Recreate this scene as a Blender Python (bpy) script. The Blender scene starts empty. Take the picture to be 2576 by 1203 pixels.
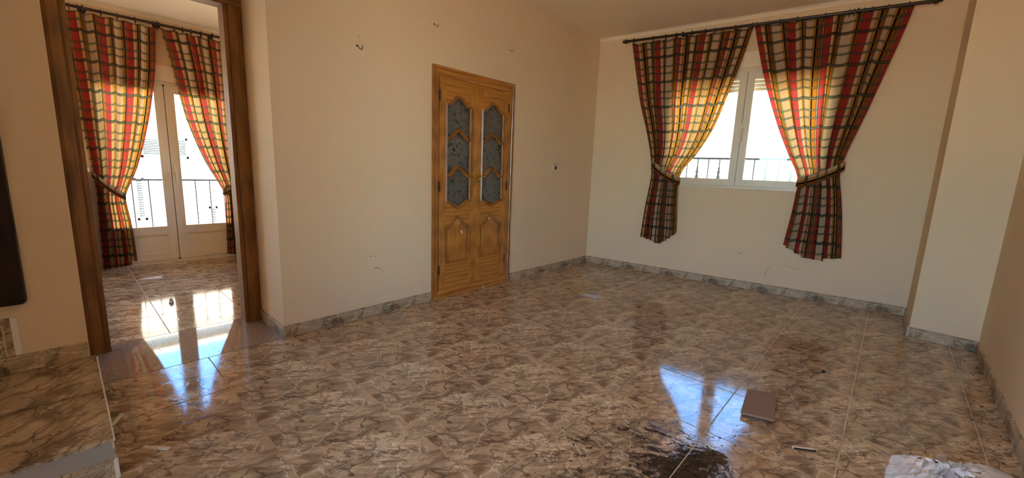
import bpy, bmesh, math, random
from mathutils import Vector, Matrix
random.seed(7)
PI = math.pi
S = bpy.context.scene
C = S.collection

# ------------------------------------------------------------------ camera, world, sun, exposure
R2 = Vector((0, 0, 0)); AW = 0.1262
def cam_axes(yaw, pitch, roll):
    y, p, r = [math.radians(a) for a in (yaw, pitch, roll)]
    f = Vector((-math.sin(y)*math.cos(p), math.cos(y)*math.cos(p), math.sin(p)))
    rt = Vector((math.cos(y), math.sin(y), 0)); up = rt.cross(f)
    return rt*math.cos(r)+up*math.sin(r), -rt*math.sin(r)+up*math.cos(r), f
rt, up, fw = cam_axes(42.2733, -9.6319, 2.0957)
cd = bpy.data.cameras.new('camera'); cam = bpy.data.objects.new('camera', cd); C.objects.link(cam)
cd.sensor_fit = 'HORIZONTAL'; cd.sensor_width = 36; cd.lens = 14.5318; cd.clip_start = 0.02
cam.matrix_world = Matrix(((rt.x, up.x, -fw.x, 3.04933), (rt.y, up.y, -fw.y, -4.91004), (rt.z, up.z, -fw.z, 1.2423), (0, 0, 0, 1)))
S.camera = cam

w = bpy.data.worlds.new('sky'); S.world = w; w.use_nodes = True
wn = w.node_tree.nodes; wl = w.node_tree.links
sky = wn.new('ShaderNodeTexSky'); sky.sky_type = 'NISHITA'; sky.sun_disc = False
sky.sun_elevation = math.radians(52); sky.air_density = 1.0; sky.dust_density = 0.6; sky.ozone_density = 1.6
SUN_TRAVEL = Vector((-0.55, 0.42, -0.80)).normalized()
sky.sun_rotation = math.atan2(-SUN_TRAVEL.x, -SUN_TRAVEL.y)
wn['Background'].inputs['Strength'].default_value = 0.17
tint = wn.new('ShaderNodeMix'); tint.data_type = 'RGBA'; tint.blend_type = 'MULTIPLY'; tint.inputs[0].default_value = 1.0
tint.inputs[7].default_value = (0.62, 0.92, 1.15, 1)          # one even white balance for the whole sky
wl.new(sky.outputs[0], tint.inputs[6]); wl.new(tint.outputs[2], wn['Background'].inputs['Color'])
sd = bpy.data.lights.new('sun', 'SUN'); sd.energy = 6; sd.color = (1, 0.80, 0.58); sd.angle = math.radians(0.6)
sun = bpy.data.objects.new('sun', sd); C.objects.link(sun); sun.location = (6, -6, 9)
sun.rotation_euler = SUN_TRAVEL.to_track_quat('-Z', 'Y').to_euler()

vs = S.view_settings
S.display_settings.display_device = 'sRGB'
vs.view_transform = 'Standard'; vs.look = 'None'; vs.gamma = 1; vs.use_curve_mapping = False
vs.exposure = 4.35
cy = S.cycles
cy.use_denoising = True
cy.max_bounces = 14; cy.diffuse_bounces = 8; cy.glossy_bounces = 5; cy.transmission_bounces = 8; cy.transparent_max_bounces = 12
cy.sample_clamp_indirect = 12; cy.caustics_reflective = False; cy.caustics_refractive = False

# ------------------------------------------------------------------ node helpers
class NT:
    def __init__(s, name):
        s.m = bpy.data.materials.new(name); s.m.use_nodes = True
        s.n = s.m.node_tree.nodes; s.l = s.m.node_tree.links
        s.b = s.n['Principled BSDF']; s.out = s.n['Material Output']
    def new(s, t, **k):
        n = s.n.new(t)
        for a, v in k.items(): setattr(n, a, v)
        return n
    def link(s, a, b): s.l.new(a, b)
    def setin(s, inp, v):
        if hasattr(v, 'node'): s.l.new(v, inp)
        else: inp.default_value = v
    def math(s, op, a, b=0.0, c=0.0, clamp=False):
        n = s.new('ShaderNodeMath', operation=op); n.use_clamp = clamp
        s.setin(n.inputs[0], a); s.setin(n.inputs[1], b); s.setin(n.inputs[2], c)
        return n.outputs[0]
    def mix(s, f, a, b, mode='MIX'):
        n = s.new('ShaderNodeMix', data_type='RGBA', blend_type=mode)
        s.setin(n.inputs[0], f); s.setin(n.inputs[6], a); s.setin(n.inputs[7], b)
        return n.outputs[2]
    def ramp(s, f, stops, interp='LINEAR'):
        n = s.new('ShaderNodeValToRGB'); cr = n.color_ramp; cr.interpolation = interp
        while len(cr.elements) < len(stops): cr.elements.new(0.5)
        for e, (p, c) in zip(cr.elements, stops):
            e.position = p; e.color = c if len(c) == 4 else (*c, 1)
        s.setin(n.inputs[0], f)
        return n
    def noise(s, vec, scale, detail=4, rough=0.55, dist=0.0):
        n = s.new('ShaderNodeTexNoise'); s.link(vec, n.inputs['Vector'])
        n.inputs['Scale'].default_value = scale; n.inputs['Detail'].default_value = detail
        n.inputs['Roughness'].default_value = rough; n.inputs['Distortion'].default_value = dist
        return n
    def mapping(s, vec, rot=(0, 0, 0), scale=(1, 1, 1), loc=(0, 0, 0)):
        n = s.new('ShaderNodeMapping'); s.link(vec, n.inputs[0])
        n.inputs['Rotation'].default_value = rot; n.inputs['Scale'].default_value = scale; n.inputs['Location'].default_value = loc
        return n.outputs[0]
    def obj(s): return s.new('ShaderNodeTexCoord').outputs['Object']
    def pos(s): return s.new('ShaderNodeNewGeometry').outputs['Position']
    def bump(s, h, strength=0.2, dist=0.01):
        n = s.new('ShaderNodeBump'); n.inputs['Strength'].default_value = strength; n.inputs['Distance'].default_value = dist
        s.link(h, n.inputs['Height']); s.link(n.outputs[0], s.b.inputs['Normal'])
        return n
def plain(name, col, rough=0.5, metal=0.0, var=0.06, scale=30, bump=0.0, spec=None):
    t = NT(name); v = t.obj(); n = t.noise(v, scale, 4)
    c = t.mix(n.outputs[0], tuple(x*(1-var) for x in col)+(1,), tuple(min(1, x*(1+var)) for x in col)+(1,))
    t.link(c, t.b.inputs['Base Color']); t.b.inputs['Roughness'].default_value = rough; t.b.inputs['Metallic'].default_value = metal
    if spec is not None: t.b.inputs['Specular IOR Level'].default_value = spec
    if bump: t.bump(n.outputs[0], bump, 0.004)
    return t.m
SG = lambda r, g, b: tuple(((x/255)/12.92 if x/255 <= 0.04045 else ((x/255+0.055)/1.055)**2.4) for x in (r, g, b))

# ------------------------------------------------------------------ materials
def mat_wall(name, col, spec=0.25):
    t = NT(name); p = t.pos()
    n1 = t.noise(p, 1.1, 5, 0.6); n2 = t.noise(p, 160, 3, 0.6); n3 = t.noise(p, 14, 4)
    c = t.mix(n1.outputs[0], tuple(x*0.95 for x in col)+(1,), tuple(min(1, x*1.04) for x in col)+(1,))
    sc = t.math('MULTIPLY', t.math('SUBTRACT', n3.outputs[0], 0.62, clamp=True), 0.5)
    c = t.mix(sc, c, (col[0]*0.7, col[1]*0.64, col[2]*0.58, 1))
    t.link(c, t.b.inputs['Base Color']); t.b.inputs['Roughness'].default_value = 0.75
    t.b.inputs['Specular IOR Level'].default_value = spec
    t.bump(t.math('ADD', n2.outputs[0], t.math('MULTIPLY', n3.outputs[0], 0.8)), 0.12, 0.003)
    return t.m
M_WALL = mat_wall('cream_wall_paint', (0.77, 0.60, 0.405))
M_CEIL = mat_wall('ceiling_paint', (0.88, 0.77, 0.61))
M_PLAST = mat_wall('bare_riser_plaster', (0.40, 0.345, 0.29))

def marble(name, rot, ang, dirt=True, light=1.0):
    t = NT(name); o = t.obj()
    v = t.mapping(o, rot=rot)
    def aniso(vec, sx, sy, loc=(0, 0, 0)):      # x' runs along the print's diagonal
        n = t.new('ShaderNodeMapping', vector_type='TEXTURE'); t.link(vec, n.inputs[0])
        n.inputs['Rotation'].default_value = (0, 0, ang); n.inputs['Scale'].default_value = (1/sx, 1/sy, 0.25); n.inputs['Location'].default_value = loc
        return n.outputs[0]
    def warped(vec, scale, amp, detail=5):
        wn_ = t.noise(vec, scale, detail, 0.65)
        ctr = t.new('ShaderNodeVectorMath', operation='SUBTRACT'); t.link(wn_.outputs['Color'], ctr.inputs[0]); ctr.inputs[1].default_value = (.5, .5, .5)
        sc_ = t.new('ShaderNodeVectorMath', operation='SCALE'); t.link(ctr.outputs[0], sc_.inputs[0]); sc_.inputs['Scale'].default_value = amp
        ad = t.new('ShaderNodeVectorMath', operation='ADD'); t.link(vec, ad.inputs[0]); t.link(sc_.outputs[0], ad.inputs[1]); return ad.outputs[0]
    wv = warped(v, 6.0, 0.16)
    L = light; K = lambda r, g, b: (r*L, g*L, b*L)
    # mottled beige patches
    vc = t.new('ShaderNodeTexVoronoi', feature='SMOOTH_F1'); t.link(aniso(wv, .7, 1.3), vc.inputs['Vector']); vc.inputs['Scale'].default_value = 7.5; vc.inputs['Smoothness'].default_value = .35
    sepc = t.new('ShaderNodeSeparateColor'); t.link(vc.outputs['Color'], sepc.inputs[0])
    mo = t.noise(v, 38, 6, 0.7)
    base = t.ramp(t.math('ADD', t.math('MULTIPLY', sepc.outputs[0], .55), t.math('MULTIPLY', mo.outputs[0], .55)), [(0.28, K(.25, .178, .106)), (0.55, K(.37, .278, .172)), (0.8, K(.49, .388, .250))]).outputs[0]
    # fibrous streaks
    fb = t.noise(aniso(warped(v, 9, .05), 5.0, 62), 1.0, 7, .72)
    zone = t.ramp(t.noise(aniso(v, 2.2, 6.5, (.31, .12, 0)), 1.3, 3).outputs[0], [(.34, (0, 0, 0)), (.56, (1, 1, 1))]).outputs[0]
    c = t.mix(t.math('MULTIPLY', zone, t.ramp(fb.outputs[0], [(.32, (1, 1, 1)), (.49, (0, 0, 0))]).outputs[0]), base, (*K(.105, .064, .036), 1))
    c = t.mix(t.math('MULTIPLY', zone, t.ramp(fb.outputs[0], [(.54, (0, 0, 0)), (.72, (.8, .8, .8))]).outputs[0]), c, (*K(.60, .505, .365), 1))
    def contour(vec, scale, at, w, detail=3, rough=.5):
        n = t.noise(vec, scale, detail, rough)
        return t.math('SUBTRACT', 1.0, t.math('DIVIDE', t.math('ABSOLUTE', t.math('SUBTRACT', n.outputs[0], at)), w), clamp=True)
    jag = warped(warped(v, 5, .06, 3), 34, .022, 4)
    # broad brown veins, thin dark veins, pale veins
    broad = contour(aniso(jag, 2.0, 4.6, (.1, .4, 0)), 1.15, .5, .058)
    c = t.mix(t.math('MULTIPLY', t.math('POWER', broad, 1.4), t.math('ADD', .25, t.math('MULTIPLY', fb.outputs[0], .9))), c, (*K(.085, .048, .027), 1))
    pale = t.math('MULTIPLY', contour(aniso(jag, 3.6, 3.0, (.7, .2, 0)), 1.5, .48, .012), t.ramp(t.noise(v, 5, 2).outputs[0], [(.42, (0, 0, 0)), (.52, (1, 1, 1))]).outputs[0])
    c = t.mix(t.math('MULTIPLY', pale, .75), c, (*K(.60, .50, .38), 1))
    gate = t.ramp(t.noise(t.mapping(v, loc=(5, 2, 1)), 7.0, 3).outputs[0], [(0.42, (0, 0, 0)), (0.52, (1, 1, 1))]).outputs[0]
    vo = t.new('ShaderNodeTexVoronoi', feature='DISTANCE_TO_EDGE'); t.link(aniso(jag, .62, 1.2, (.05, .02, 0)), vo.inputs['Vector']); vo.inputs['Scale'].default_value = 6.0
    thin = t.math('MULTIPLY', t.math('SUBTRACT', 1.0, t.math('DIVIDE', vo.outputs[0], .022), clamp=True), gate)
    line = contour(aniso(jag, 2.6, 5.5, (.3, .9, 0)), 1.3, .53, .014)
    m1 = t.math('MAXIMUM', thin, t.math('MULTIPLY', line, .9))
    c = t.mix(t.math('MULTIPLY', m1, 0.9), c, (*K(.052, .028, .016), 1))
    if dirt:
        p = t.pos()
        rust = t.noise(warped(p, 14, .12), 3.1, 4, .6)
        rm = t.math('MULTIPLY', t.ramp(rust.outputs[0], [(.60, (0, 0, 0)), (.68, (1, 1, 1))]).outputs[0], t.ramp(mo.outputs[0], [(.40, (0, 0, 0)), (.60, (1, 1, 1))]).outputs[0])
        c = t.mix(t.math('MULTIPLY', rm, .6), c, (.115, .055, .022, 1))
        so_ = t.new('ShaderNodeSeparateXYZ'); t.link(warped(o, 26, .02), so_.inputs[0])
        ax_ = t.math('ABSOLUTE', so_.outputs[0])
        soil = t.math('MULTIPLY', t.ramp(ax_, [(.205, (0, 0, 0)), (.248, (1, 1, 1))]).outputs[0], t.ramp(t.noise(p, 5.5, 6, .75).outputs[0], [(.44, (0, 0, 0)), (.60, (1, 1, 1))]).outputs[0])
        c = t.mix(t.math('MULTIPLY', soil, .75), c, (.085, .046, .022, 1))
        sp = t.noise(p, 95, 2, 0.5); dens = t.noise(p, 1.6, 3)
        th = t.math('SUBTRACT', 0.755, t.math('MULTIPLY', dens.outputs[0], 0.12))
        dots = t.math('MULTIPLY', t.math('SUBTRACT', sp.outputs[0], th, clamp=True), 14, clamp=True)
        c = t.mix(t.math('MULTIPLY', dots, 0.85), c, (0.055, 0.034, 0.02, 1))
        # mud dragged across the floor in brush strokes fanning out from one spot
        sep = t.new('ShaderNodeSeparateXYZ'); t.link(warped(p, 7, .13), sep.inputs[0])
        dx = t.math('SUBTRACT', sep.outputs[0], 2.66); dy = t.math('SUBTRACT', sep.outputs[1], -2.99)
        r = t.math('SQRT', t.math('ADD', t.math('MULTIPLY', dx, dx), t.math('MULTIPLY', dy, dy)))
        th_ = t.math('ARCTAN2', dx, t.math('MULTIPLY', dy, -1.0))            # 0 = toward -y
        pv = t.new('ShaderNodeCombineXYZ'); t.link(t.math('MULTIPLY', th_, 11), pv.inputs[0]); t.link(t.math('MULTIPLY', r, 5.5), pv.inputs[1])
        sm = t.noise(pv.outputs[0], 1.0, 8, .74); sm2 = t.noise(p, 42, 5, .75); sm3 = t.noise(p, 4.2, 3)
        sect = t.math('ABSOLUTE', t.math('ADD', th_, .42))
        lim = t.math('ADD', t.math('MULTIPLY', r, .40), t.math('MULTIPLY', sect, .26))
        core = t.math('SUBTRACT', 1.0, t.math('DIVIDE', r, .12), clamp=True)
        mud = t.math('SUBTRACT', t.math('ADD', t.math('ADD', t.math('MULTIPLY', sm.outputs[0], 1.35), t.math('MULTIPLY', sm2.outputs[0], .70)), t.math('ADD', t.math('MULTIPLY', sm3.outputs[0], .55), t.math('MULTIPLY', core, .12))), t.math('ADD', .96, lim))
        mud = t.math('MULTIPLY', mud, 7.5, clamp=True)
        c = t.mix(t.math('MULTIPLY', mud, .93), c, (.030, .017, .009, 1))
        dust = t.noise(p, 2.3, 5, 0.65)
        dustm = t.math('MULTIPLY', t.math('SUBTRACT', dust.outputs[0], 0.47, clamp=True), .9)
        c = t.mix(dustm, c, (.30, .20, .12, 1))
        rr = t.math('ADD', 0.06, t.math('ADD', t.math('MULTIPLY', dustm, 0.22), t.math('ADD', t.math('MULTIPLY', mud, 0.38), t.math('MULTIPLY', dots, 0.3))))
        t.link(rr, t.b.inputs['Roughness']); t.link(t.math('MULTIPLY', t.math('SUBTRACT', 1.0, mud), .5), t.b.inputs['Specular IOR Level'])
        h = t.math('SUBTRACT', t.math('MULTIPLY', fb.outputs[0], .35), t.math('MULTIPLY', m1, .5))
        t.bump(t.math('ADD', h, t.math('ADD', t.math('MULTIPLY', dots, .6), t.math('MULTIPLY', mud, t.math('MULTIPLY', sm2.outputs[0], 2.0)))), 0.11, 0.0015)
    else:
        t.b.inputs['Roughness'].default_value = 0.4; t.b.inputs['Specular IOR Level'].default_value = 0.3
    t.link(c, t.b.inputs['Base Color'])
    t.b.inputs['IOR'].default_value = 1.5
    return t.m
M_TILE = marble('veined_marble_tile', (0, 0, 0), 0.85, light=1.45)
M_STEP = marble('veined_step_tile', (0, 0, 0), -0.62, light=1.3)
M_SKIRT = marble('veined_skirting_tile', (PI/2, 0, 0), -0.7, dirt=False, light=1.3)

def mat_slab():
    t = NT('speckled_threshold_stone'); p = t.obj()
    n = t.noise(p, 60, 4, 0.7); n2 = t.noise(p, 5, 4)
    c = t.ramp(n.outputs[0], [(0.36, (0.10, 0.065, 0.045)), (0.44, (0.32, 0.235, 0.17)), (0.6, (0.40, 0.30, 0.225))]).outputs[0]
    c = t.mix(t.math('MULTIPLY', n2.outputs[0], 0.4), c, (0.33, 0.25, 0.18, 1))
    t.link(c, t.b.inputs['Base Color']); t.b.inputs['Roughness'].default_value = 0.045
    return t.m
M_SLAB = mat_slab()
M_GROUT = plain('grout', (0.60, 0.49, 0.35), 0.9, var=0.5, scale=9, spec=0.1)
M_GROUTL = plain('pale_grout', (0.55, 0.48, 0.39), 0.85, var=0.15, scale=12, spec=0.1)
M_WHITEEDGE = plain('white_tile_edge', (0.80, 0.76, 0.68), 0.5)

def mat_wood(name, dark, light, axis='Z', rough=0.28, scale=1.0, coat=0.25):
    t = NT(name); o = t.obj()
    sc = {'Z': (16, 16, 1.1), 'X': (1.1, 16, 16), 'Y': (16, 1.1, 16)}[axis]
    v = t.mapping(o, scale=tuple(x*scale for x in sc))
    n = t.noise(v, 1.5, 8, 0.62, 0.9)
    v2 = t.mapping(o, scale=tuple(x*scale*5 for x in sc)); n2 = t.noise(v2, 2.2, 4, 0.6)
    v3 = t.mapping(o, scale=tuple((0.9 if x < 5 else 4.5)*scale for x in sc)); wv = t.new('ShaderNodeTexWave', wave_type='RINGS'); t.link(v3, wv.inputs[0])
    wv.inputs['Scale'].default_value = 1.6; wv.inputs['Distortion'].default_value = 7; wv.inputs['Detail'].default_value = 3
    f = t.math('ADD', t.math('MULTIPLY', n.outputs[0], 0.62), t.math('ADD', t.math('MULTIPLY', n2.outputs[0], 0.22), t.math('MULTIPLY', wv.outputs[0], 0.16)))
    c = t.ramp(f, [(0.28, dark), (0.48, tuple((a*0.45+b*0.55) for a, b in zip(dark, light))), (0.68, light)]).outputs[0]
    t.link(c, t.b.inputs['Base Color']); t.b.inputs['Roughness'].default_value = rough
    t.b.inputs['Coat Weight'].default_value = coat; t.b.inputs['Coat Roughness'].default_value = 0.15
    t.bump(n2.outputs[0], 0.06, 0.001)
    return t.m
OAKD, OAKL = (0.25, 0.088, 0.014), (0.60, 0.255, 0.050)
M_OAK = mat_wood('golden_oak_upright', OAKD, OAKL, 'Z')
M_OAKX = mat_wood('golden_oak_crossways', OAKD, OAKL, 'X')
M_OAKM = mat_wood('oak_moulding', (0.18, 0.062, 0.012), (0.40, 0.16, 0.034), 'Z', 0.3, coat=0.2)
M_JAMB = mat_wood('brown_oak_jamb', (0.11, 0.042, 0.010), (0.31, 0.135, 0.034), 'Z', 0.5, coat=0.0)
M_JAMBX = mat_wood('brown_oak_head', (0.11, 0.042, 0.010), (0.31, 0.135, 0.034), 'X', 0.5, coat=0.0)
M_DARKW = mat_wood('dark_brown_wood', (0.012, 0.007, 0.005), (0.030, 0.014, 0.008), 'Z', 0.6, coat=0.0)
M_DARKW.node_tree.nodes['Principled BSDF'].inputs['Specular IOR Level'].default_value = 0.15
M_LITEDGE = mat_wood('lit_wood_edge', (0.05, 0.028, 0.016), (0.11, 0.062, 0.037), 'Z', 0.5, coat=0.0)  # lighter tone paints the light along the wall panel's edge
M_CAB = mat_wood('brown_cabinet_wood', (0.035, 0.016, 0.011), (0.10, 0.045, 0.030), 'Z', 0.45, coat=0.1)
M_ROD = plain('dark_brown_rod', (0.035, 0.017, 0.010), 0.35, var=0.2)
M_BRASS = plain('brass', (0.80, 0.56, 0.16), 0.22, 1.0)
M_IRON = plain('dark_iron', (0.03, 0.028, 0.026), 0.5, 0.6)
M_HINGE = plain('dark_hinge_metal', (0.06, 0.045, 0.035), 0.4, 0.8)
M_RAIL = plain('grey_painted_iron', (0.075, 0.08, 0.09), 0.5)
M_FRAME = plain('cream_white_frame', (0.74, 0.65, 0.50), 0.35, var=0.02)
M_GASKET = plain('black_gasket', (0.02, 0.02, 0.02), 0.6)
M_SHUT = plain('cream_shutter', (0.62, 0.55, 0.38), 0.5)
M_PLASTIC = plain('ivory_plastic', (0.70, 0.62, 0.50), 0.35)
M_HOLE = plain('dark_socket_hole', (0.02, 0.012, 0.01), 0.6)
M_CHIP = plain('white_paint_chip', (0.85, 0.82, 0.76), 0.6)
M_CLOSET = plain('dark_closet_lining', (0.06, 0.055, 0.05), 0.8)
M_STONETOP = plain('white_stone_top', (0.72, 0.66, 0.58), 0.25)
M_CRACK = plain('dark_plaster_crack', (0.10, 0.075, 0.05), 0.9)

def mat_glass():
    t = NT('clear_window_glass')
    tr = t.new('ShaderNodeBsdfTransparent'); tr.inputs[0].default_value = (0.95, 0.97, 0.96, 1)
    gl = t.new('ShaderNodeBsdfGlossy'); gl.inputs['Roughness'].default_value = 0.02
    fr = t.new('ShaderNodeFresnel'); fr.inputs[0].default_value = 1.45
    mx = t.new('ShaderNodeMixShader'); t.link(fr.outputs[0], mx.inputs[0]); t.link(tr.outputs[0], mx.inputs[1]); t.link(gl.outputs[0], mx.inputs[2])
    t.link(mx.outputs[0], t.out.inputs[0]); t.n.remove(t.b)
    return t.m
M_GLASS = mat_glass()
def mat_frost():
    t = NT('etched_leaf_glass'); o = t.obj()
    v = t.mapping(o, rot=(0.3, 0.6, 0.4))
    vo = t.new('ShaderNodeTexVoronoi', feature='F1', distance='CHEBYCHEV'); wv = t.noise(v, 14, 3)
    sc = t.new('ShaderNodeVectorMath', operation='SCALE'); t.link(wv.outputs['Color'], sc.inputs[0]); sc.inputs['Scale'].default_value = 0.17
    ad = t.new('ShaderNodeVectorMath', operation='ADD'); t.link(v, ad.inputs[0]); t.link(sc.outputs[0], ad.inputs[1])
    t.link(t.mapping(ad.outputs[0], scale=(1, 1.8, 1)), vo.inputs['Vector']); vo.inputs['Scale'].default_value = 27
    leaf = t.ramp(t.math('ADD', vo.outputs['Distance'], t.math('MULTIPLY', t.noise(v, 22, 3).outputs[0], 0.9)), [(0.66, (1, 1, 1)), (0.72, (0, 0, 0))]).outputs[0]
    gr = t.noise(v, 120, 3)
    c = t.mix(leaf, (0.085, 0.088, 0.072, 1), (0.012, 0.013, 0.011, 1))
    c = t.mix(t.math('MULTIPLY', gr.outputs[0], 0.3), c, (0.11, 0.113, 0.095, 1))
    t.link(c, t.b.inputs['Base Color'])
    t.link(t.math('SUBTRACT', 0.42, t.math('MULTIPLY', leaf, 0.30)), t.b.inputs['Roughness'])
    t.b.inputs['Transmission Weight'].default_value = 0.1; t.b.inputs['Specular IOR Level'].default_value = 0.3
    t.bump(t.math('ADD', leaf, t.math('MULTIPLY', gr.outputs[0], 0.25)), 0.35, 0.002)
    return t.m
M_FROST = mat_frost()

def mat_fabric(name='plaid_curtain_fabric'):
    t = NT(name)
    uv = t.new('ShaderNodeUVMap'); uv.uv_map = 'cloth'
    sep = t.new('ShaderNodeSeparateXYZ'); t.link(uv.outputs[0], sep.inputs[0])
    cream, gold, black, brown, pale, red = (0.53, 0.405, 0.275), (0.31, 0.155, 0.045), (0.010, 0.011, 0.009), (0.125, 0.057, 0.026), (0.36, 0.39, 0.26), (0.275, 0.036, 0.030)
    tc, tg, tb, tn, tp, trd = (0.74, 0.47, 0.18), (0.80, 0.36, 0.035), (0.01, 0.012, 0.008), (0.72, 0.25, 0.018), (0.66, 0.66, 0.36), (0.72, 0.085, 0.055)
    seq = [('c', .070), ('g', .022), ('k', .014), ('n', .034), ('k', .004), ('p', .005), ('k', .004), ('r', .070), ('c', .024), ('g', .028), ('k', .014), ('n', .032), ('k', .004), ('p', .005), ('k', .004)]
    P = sum(x for _, x in seq)
    d1 = dict(c=cream, g=gold, k=black, n=brown, p=pale, r=red); d2 = dict(c=tc, g=tg, k=tb, n=tn, p=tp, r=trd)
    pos = 0; s1 = []; s2 = []
    for k, x in seq:
        s1.append((pos/P, d1[k])); s2.append((pos/P, d2[k])); pos += x
    u = t.math('FRACT', t.math('DIVIDE', sep.outputs[0], P))
    c1 = t.ramp(u, s1, 'CONSTANT').outputs[0]; c2 = t.ramp(u, s2, 'CONSTANT').outputs[0]
    # slub streaks in the cream and gold stripes
    v3 = t.mapping(uv.outputs[0], scale=(220, 9, 1)); sl = t.noise(v3, 1, 4, 0.7)
    slm = t.math('MULTIPLY', t.math('SUBTRACT', sl.outputs[0], 0.50, clamp=True), 2.2, clamp=True)
    c1 = t.mix(t.math('MULTIPLY', slm, 0.5), c1, t.mix(1.0, c1, (0.52, 0.42, 0.32, 1), 'MULTIPLY'))
    # weft bands
    Q = 0.285
    a = []
    G, E, Z = (0.036, 0.037, 0.024, 1), (0.03, 0.008, 0.006, 1), (0, 0, 0, 0)
    PG = (0.11, 0.115, 0.08, 1)
    def dbl(x): return [(x, E), (x+.002, Z), (x+.0045, G), (x+.0095, PG), (x+.0125, G), (x+.0175, Z), (x+.020, E), (x+.022, Z)]
    st = [(0.0, Z)] + dbl(0.02) + dbl(0.095) + [(0.19, E), (0.193, G), (0.205, PG[:3]+(1,)), (0.2075, G), (0.2155, E), (0.2185, Z)]
    vv = t.math('FRACT', t.math('DIVIDE', sep.outputs[1], Q))
    rb = t.ramp(vv, [(x/Q, c) for x, c in st], 'CONSTANT')
    al = t.math('MULTIPLY', rb.outputs[1], 0.88)
    F1 = t.mix(al, c1, rb.outputs[0])
    tb_ = t.mix(1.0, rb.outputs[0], (2.6, 3.4, 2.6, 1), 'MULTIPLY')
    F2 = t.mix(al, c2, tb_)
    fine = t.noise(t.mapping(uv.outputs[0], scale=(900, 900, 1)), 1, 2)
    df = t.new('ShaderNodeBsdfDiffuse'); t.link(F1, df.inputs[0])
    tl = t.new('ShaderNodeBsdfTranslucent'); t.link(F2, tl.inputs[0])
    bp = t.new('ShaderNodeBump'); bp.inputs['Strength'].default_value = 0.15; bp.inputs['Distance'].default_value = 0.001; t.link(fine.outputs[0], bp.inputs['Height']); t.link(bp.outputs[0], df.inputs['Normal'])
    mx = t.new('ShaderNodeMixShader'); mx.inputs[0].default_value = 0.36
    t.link(df.outputs[0], mx.inputs[1]); t.link(tl.outputs[0], mx.inputs[2]); t.link(mx.outputs[0], t.out.inputs[0]); t.n.remove(t.b)
    return t.m, P, Q
M_FAB, FAB_P, FAB_Q = mat_fabric()

# ------------------------------------------------------------------ mesh helpers
class MB:
    def __init__(s): s.v = []; s.f = []; s.mi = []
    def add(s, vs, fs, mi=0):
        o = len(s.v); s.v += [tuple(x) for x in vs]; s.f += [tuple(i+o for i in f) for f in fs]; s.mi += [mi]*len(fs); return s
    def box(s, x0, x1, y0, y1, z0, z1, mi=0):
        return s.add([(x0, y0, z0), (x1, y0, z0), (x1, y1, z0), (x0, y1, z0), (x0, y0, z1), (x1, y0, z1), (x1, y1, z1), (x0, y1, z1)],
              [(0, 3, 2, 1), (4, 5, 6, 7), (0, 1, 5, 4), (1, 2, 6, 5), (2, 3, 7, 6), (3, 0, 4, 7)], mi)
    def prism(s, poly, z0, z1, mi=0):
        n = len(poly)
        vs = [(x, y, z0) for x, y in poly]+[(x, y, z1) for x, y in poly]
        return s.add(vs, [tuple(range(n-1, -1, -1)), tuple(range(n, 2*n))]+[(i, (i+1) % n, n+(i+1) % n, n+i) for i in range(n)], mi)
    def sweep(s, prof, path, closed=False, mi=0, caps=True):
        # prof: list of 2D; path: list of (origin, axisA, axisB)
        n = len(prof); vs = []
        for o, a, b in path:
            for p, q in prof: vs.append(o+a*p+b*q)
        fs = []; m = len(path)
        for i in range(m if closed else m-1):
            j = (i+1) % m
            for k in range(n): fs.append((i*n+k, i*n+(k+1) % n, j*n+(k+1) % n, j*n+k))
        if caps and not closed: fs += [tuple(range(n-1, -1, -1)), tuple(range((m-1)*n, m*n))]
        return s.add(vs, fs, mi)
    def tube(s, pts, r, n=8, closed=False, mi=0):
        pts = [Vector(p) for p in pts]; m = len(pts); path = []
        rad = r if isinstance(r, (list, tuple)) else [r]*m
        prev = None
        for i, p in enumerate(pts):
            d = (pts[(i+1) % m]-pts[i-1]) if closed else (pts[min(i+1, m-1)]-pts[max(i-1, 0)])
            d.normalize()
            ref = prev if prev is not None else (Vector((0, 0, 1)) if abs(d.z) < 0.9 else Vector((1, 0, 0)))
            a = (ref-d*ref.dot(d)); a.normalize(); b = d.cross(a); prev = a
            path.append((p, a*rad[i], b*rad[i]))
        prof = [(math.cos(2*PI*k/n), math.sin(2*PI*k/n)) for k in range(n)]
        return s.sweep(prof, path, closed, mi)
    def lathe(s, prof, o, ax, n=12, mi=0):
        o = Vector(o); ax = Vector(ax).normalized(); a = ax.orthogonal().normalized(); b = ax.cross(a)
        vs = []
        for r, h in prof:
            for k in range(n): vs.append(o+ax*h+a*(r*math.cos(2*PI*k/n))+b*(r*math.sin(2*PI*k/n)))
        fs = []
        for i in range(len(prof)-1):
            for k in range(n): fs.append((i*n+k, i*n+(k+1) % n, (i+1)*n+(k+1) % n, (i+1)*n+k))
        fs += [tuple(range(n-1, -1, -1)), tuple(range((len(prof)-1)*n, len(prof)*n))]
        return s.add(vs, fs, mi)
    def mesh(s, name, mats, smooth=False):
        me = bpy.data.meshes.new(name); me.from_pydata(s.v, [], s.f)
        for m in (mats if isinstance(mats, (list, tuple)) else [mats]): me.materials.append(m)
        me.polygons.foreach_set('material_index', s.mi)
        bm = bmesh.new(); bm.from_mesh(me); bmesh.ops.recalc_face_normals(bm, faces=bm.faces); bm.to_mesh(me); bm.free()
        if smooth:
            me.polygons.foreach_set('use_smooth', [True]*len(me.polygons))
            me.set_sharp_from_angle(angle=math.radians(42))
        me.update(); return me
    def build(s, name, mats, parent=None, smooth=False, bevel=0, loc=None, rotz=None):
        return link(name, s.mesh(name, mats, smooth), parent, loc, rotz, bevel)
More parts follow.
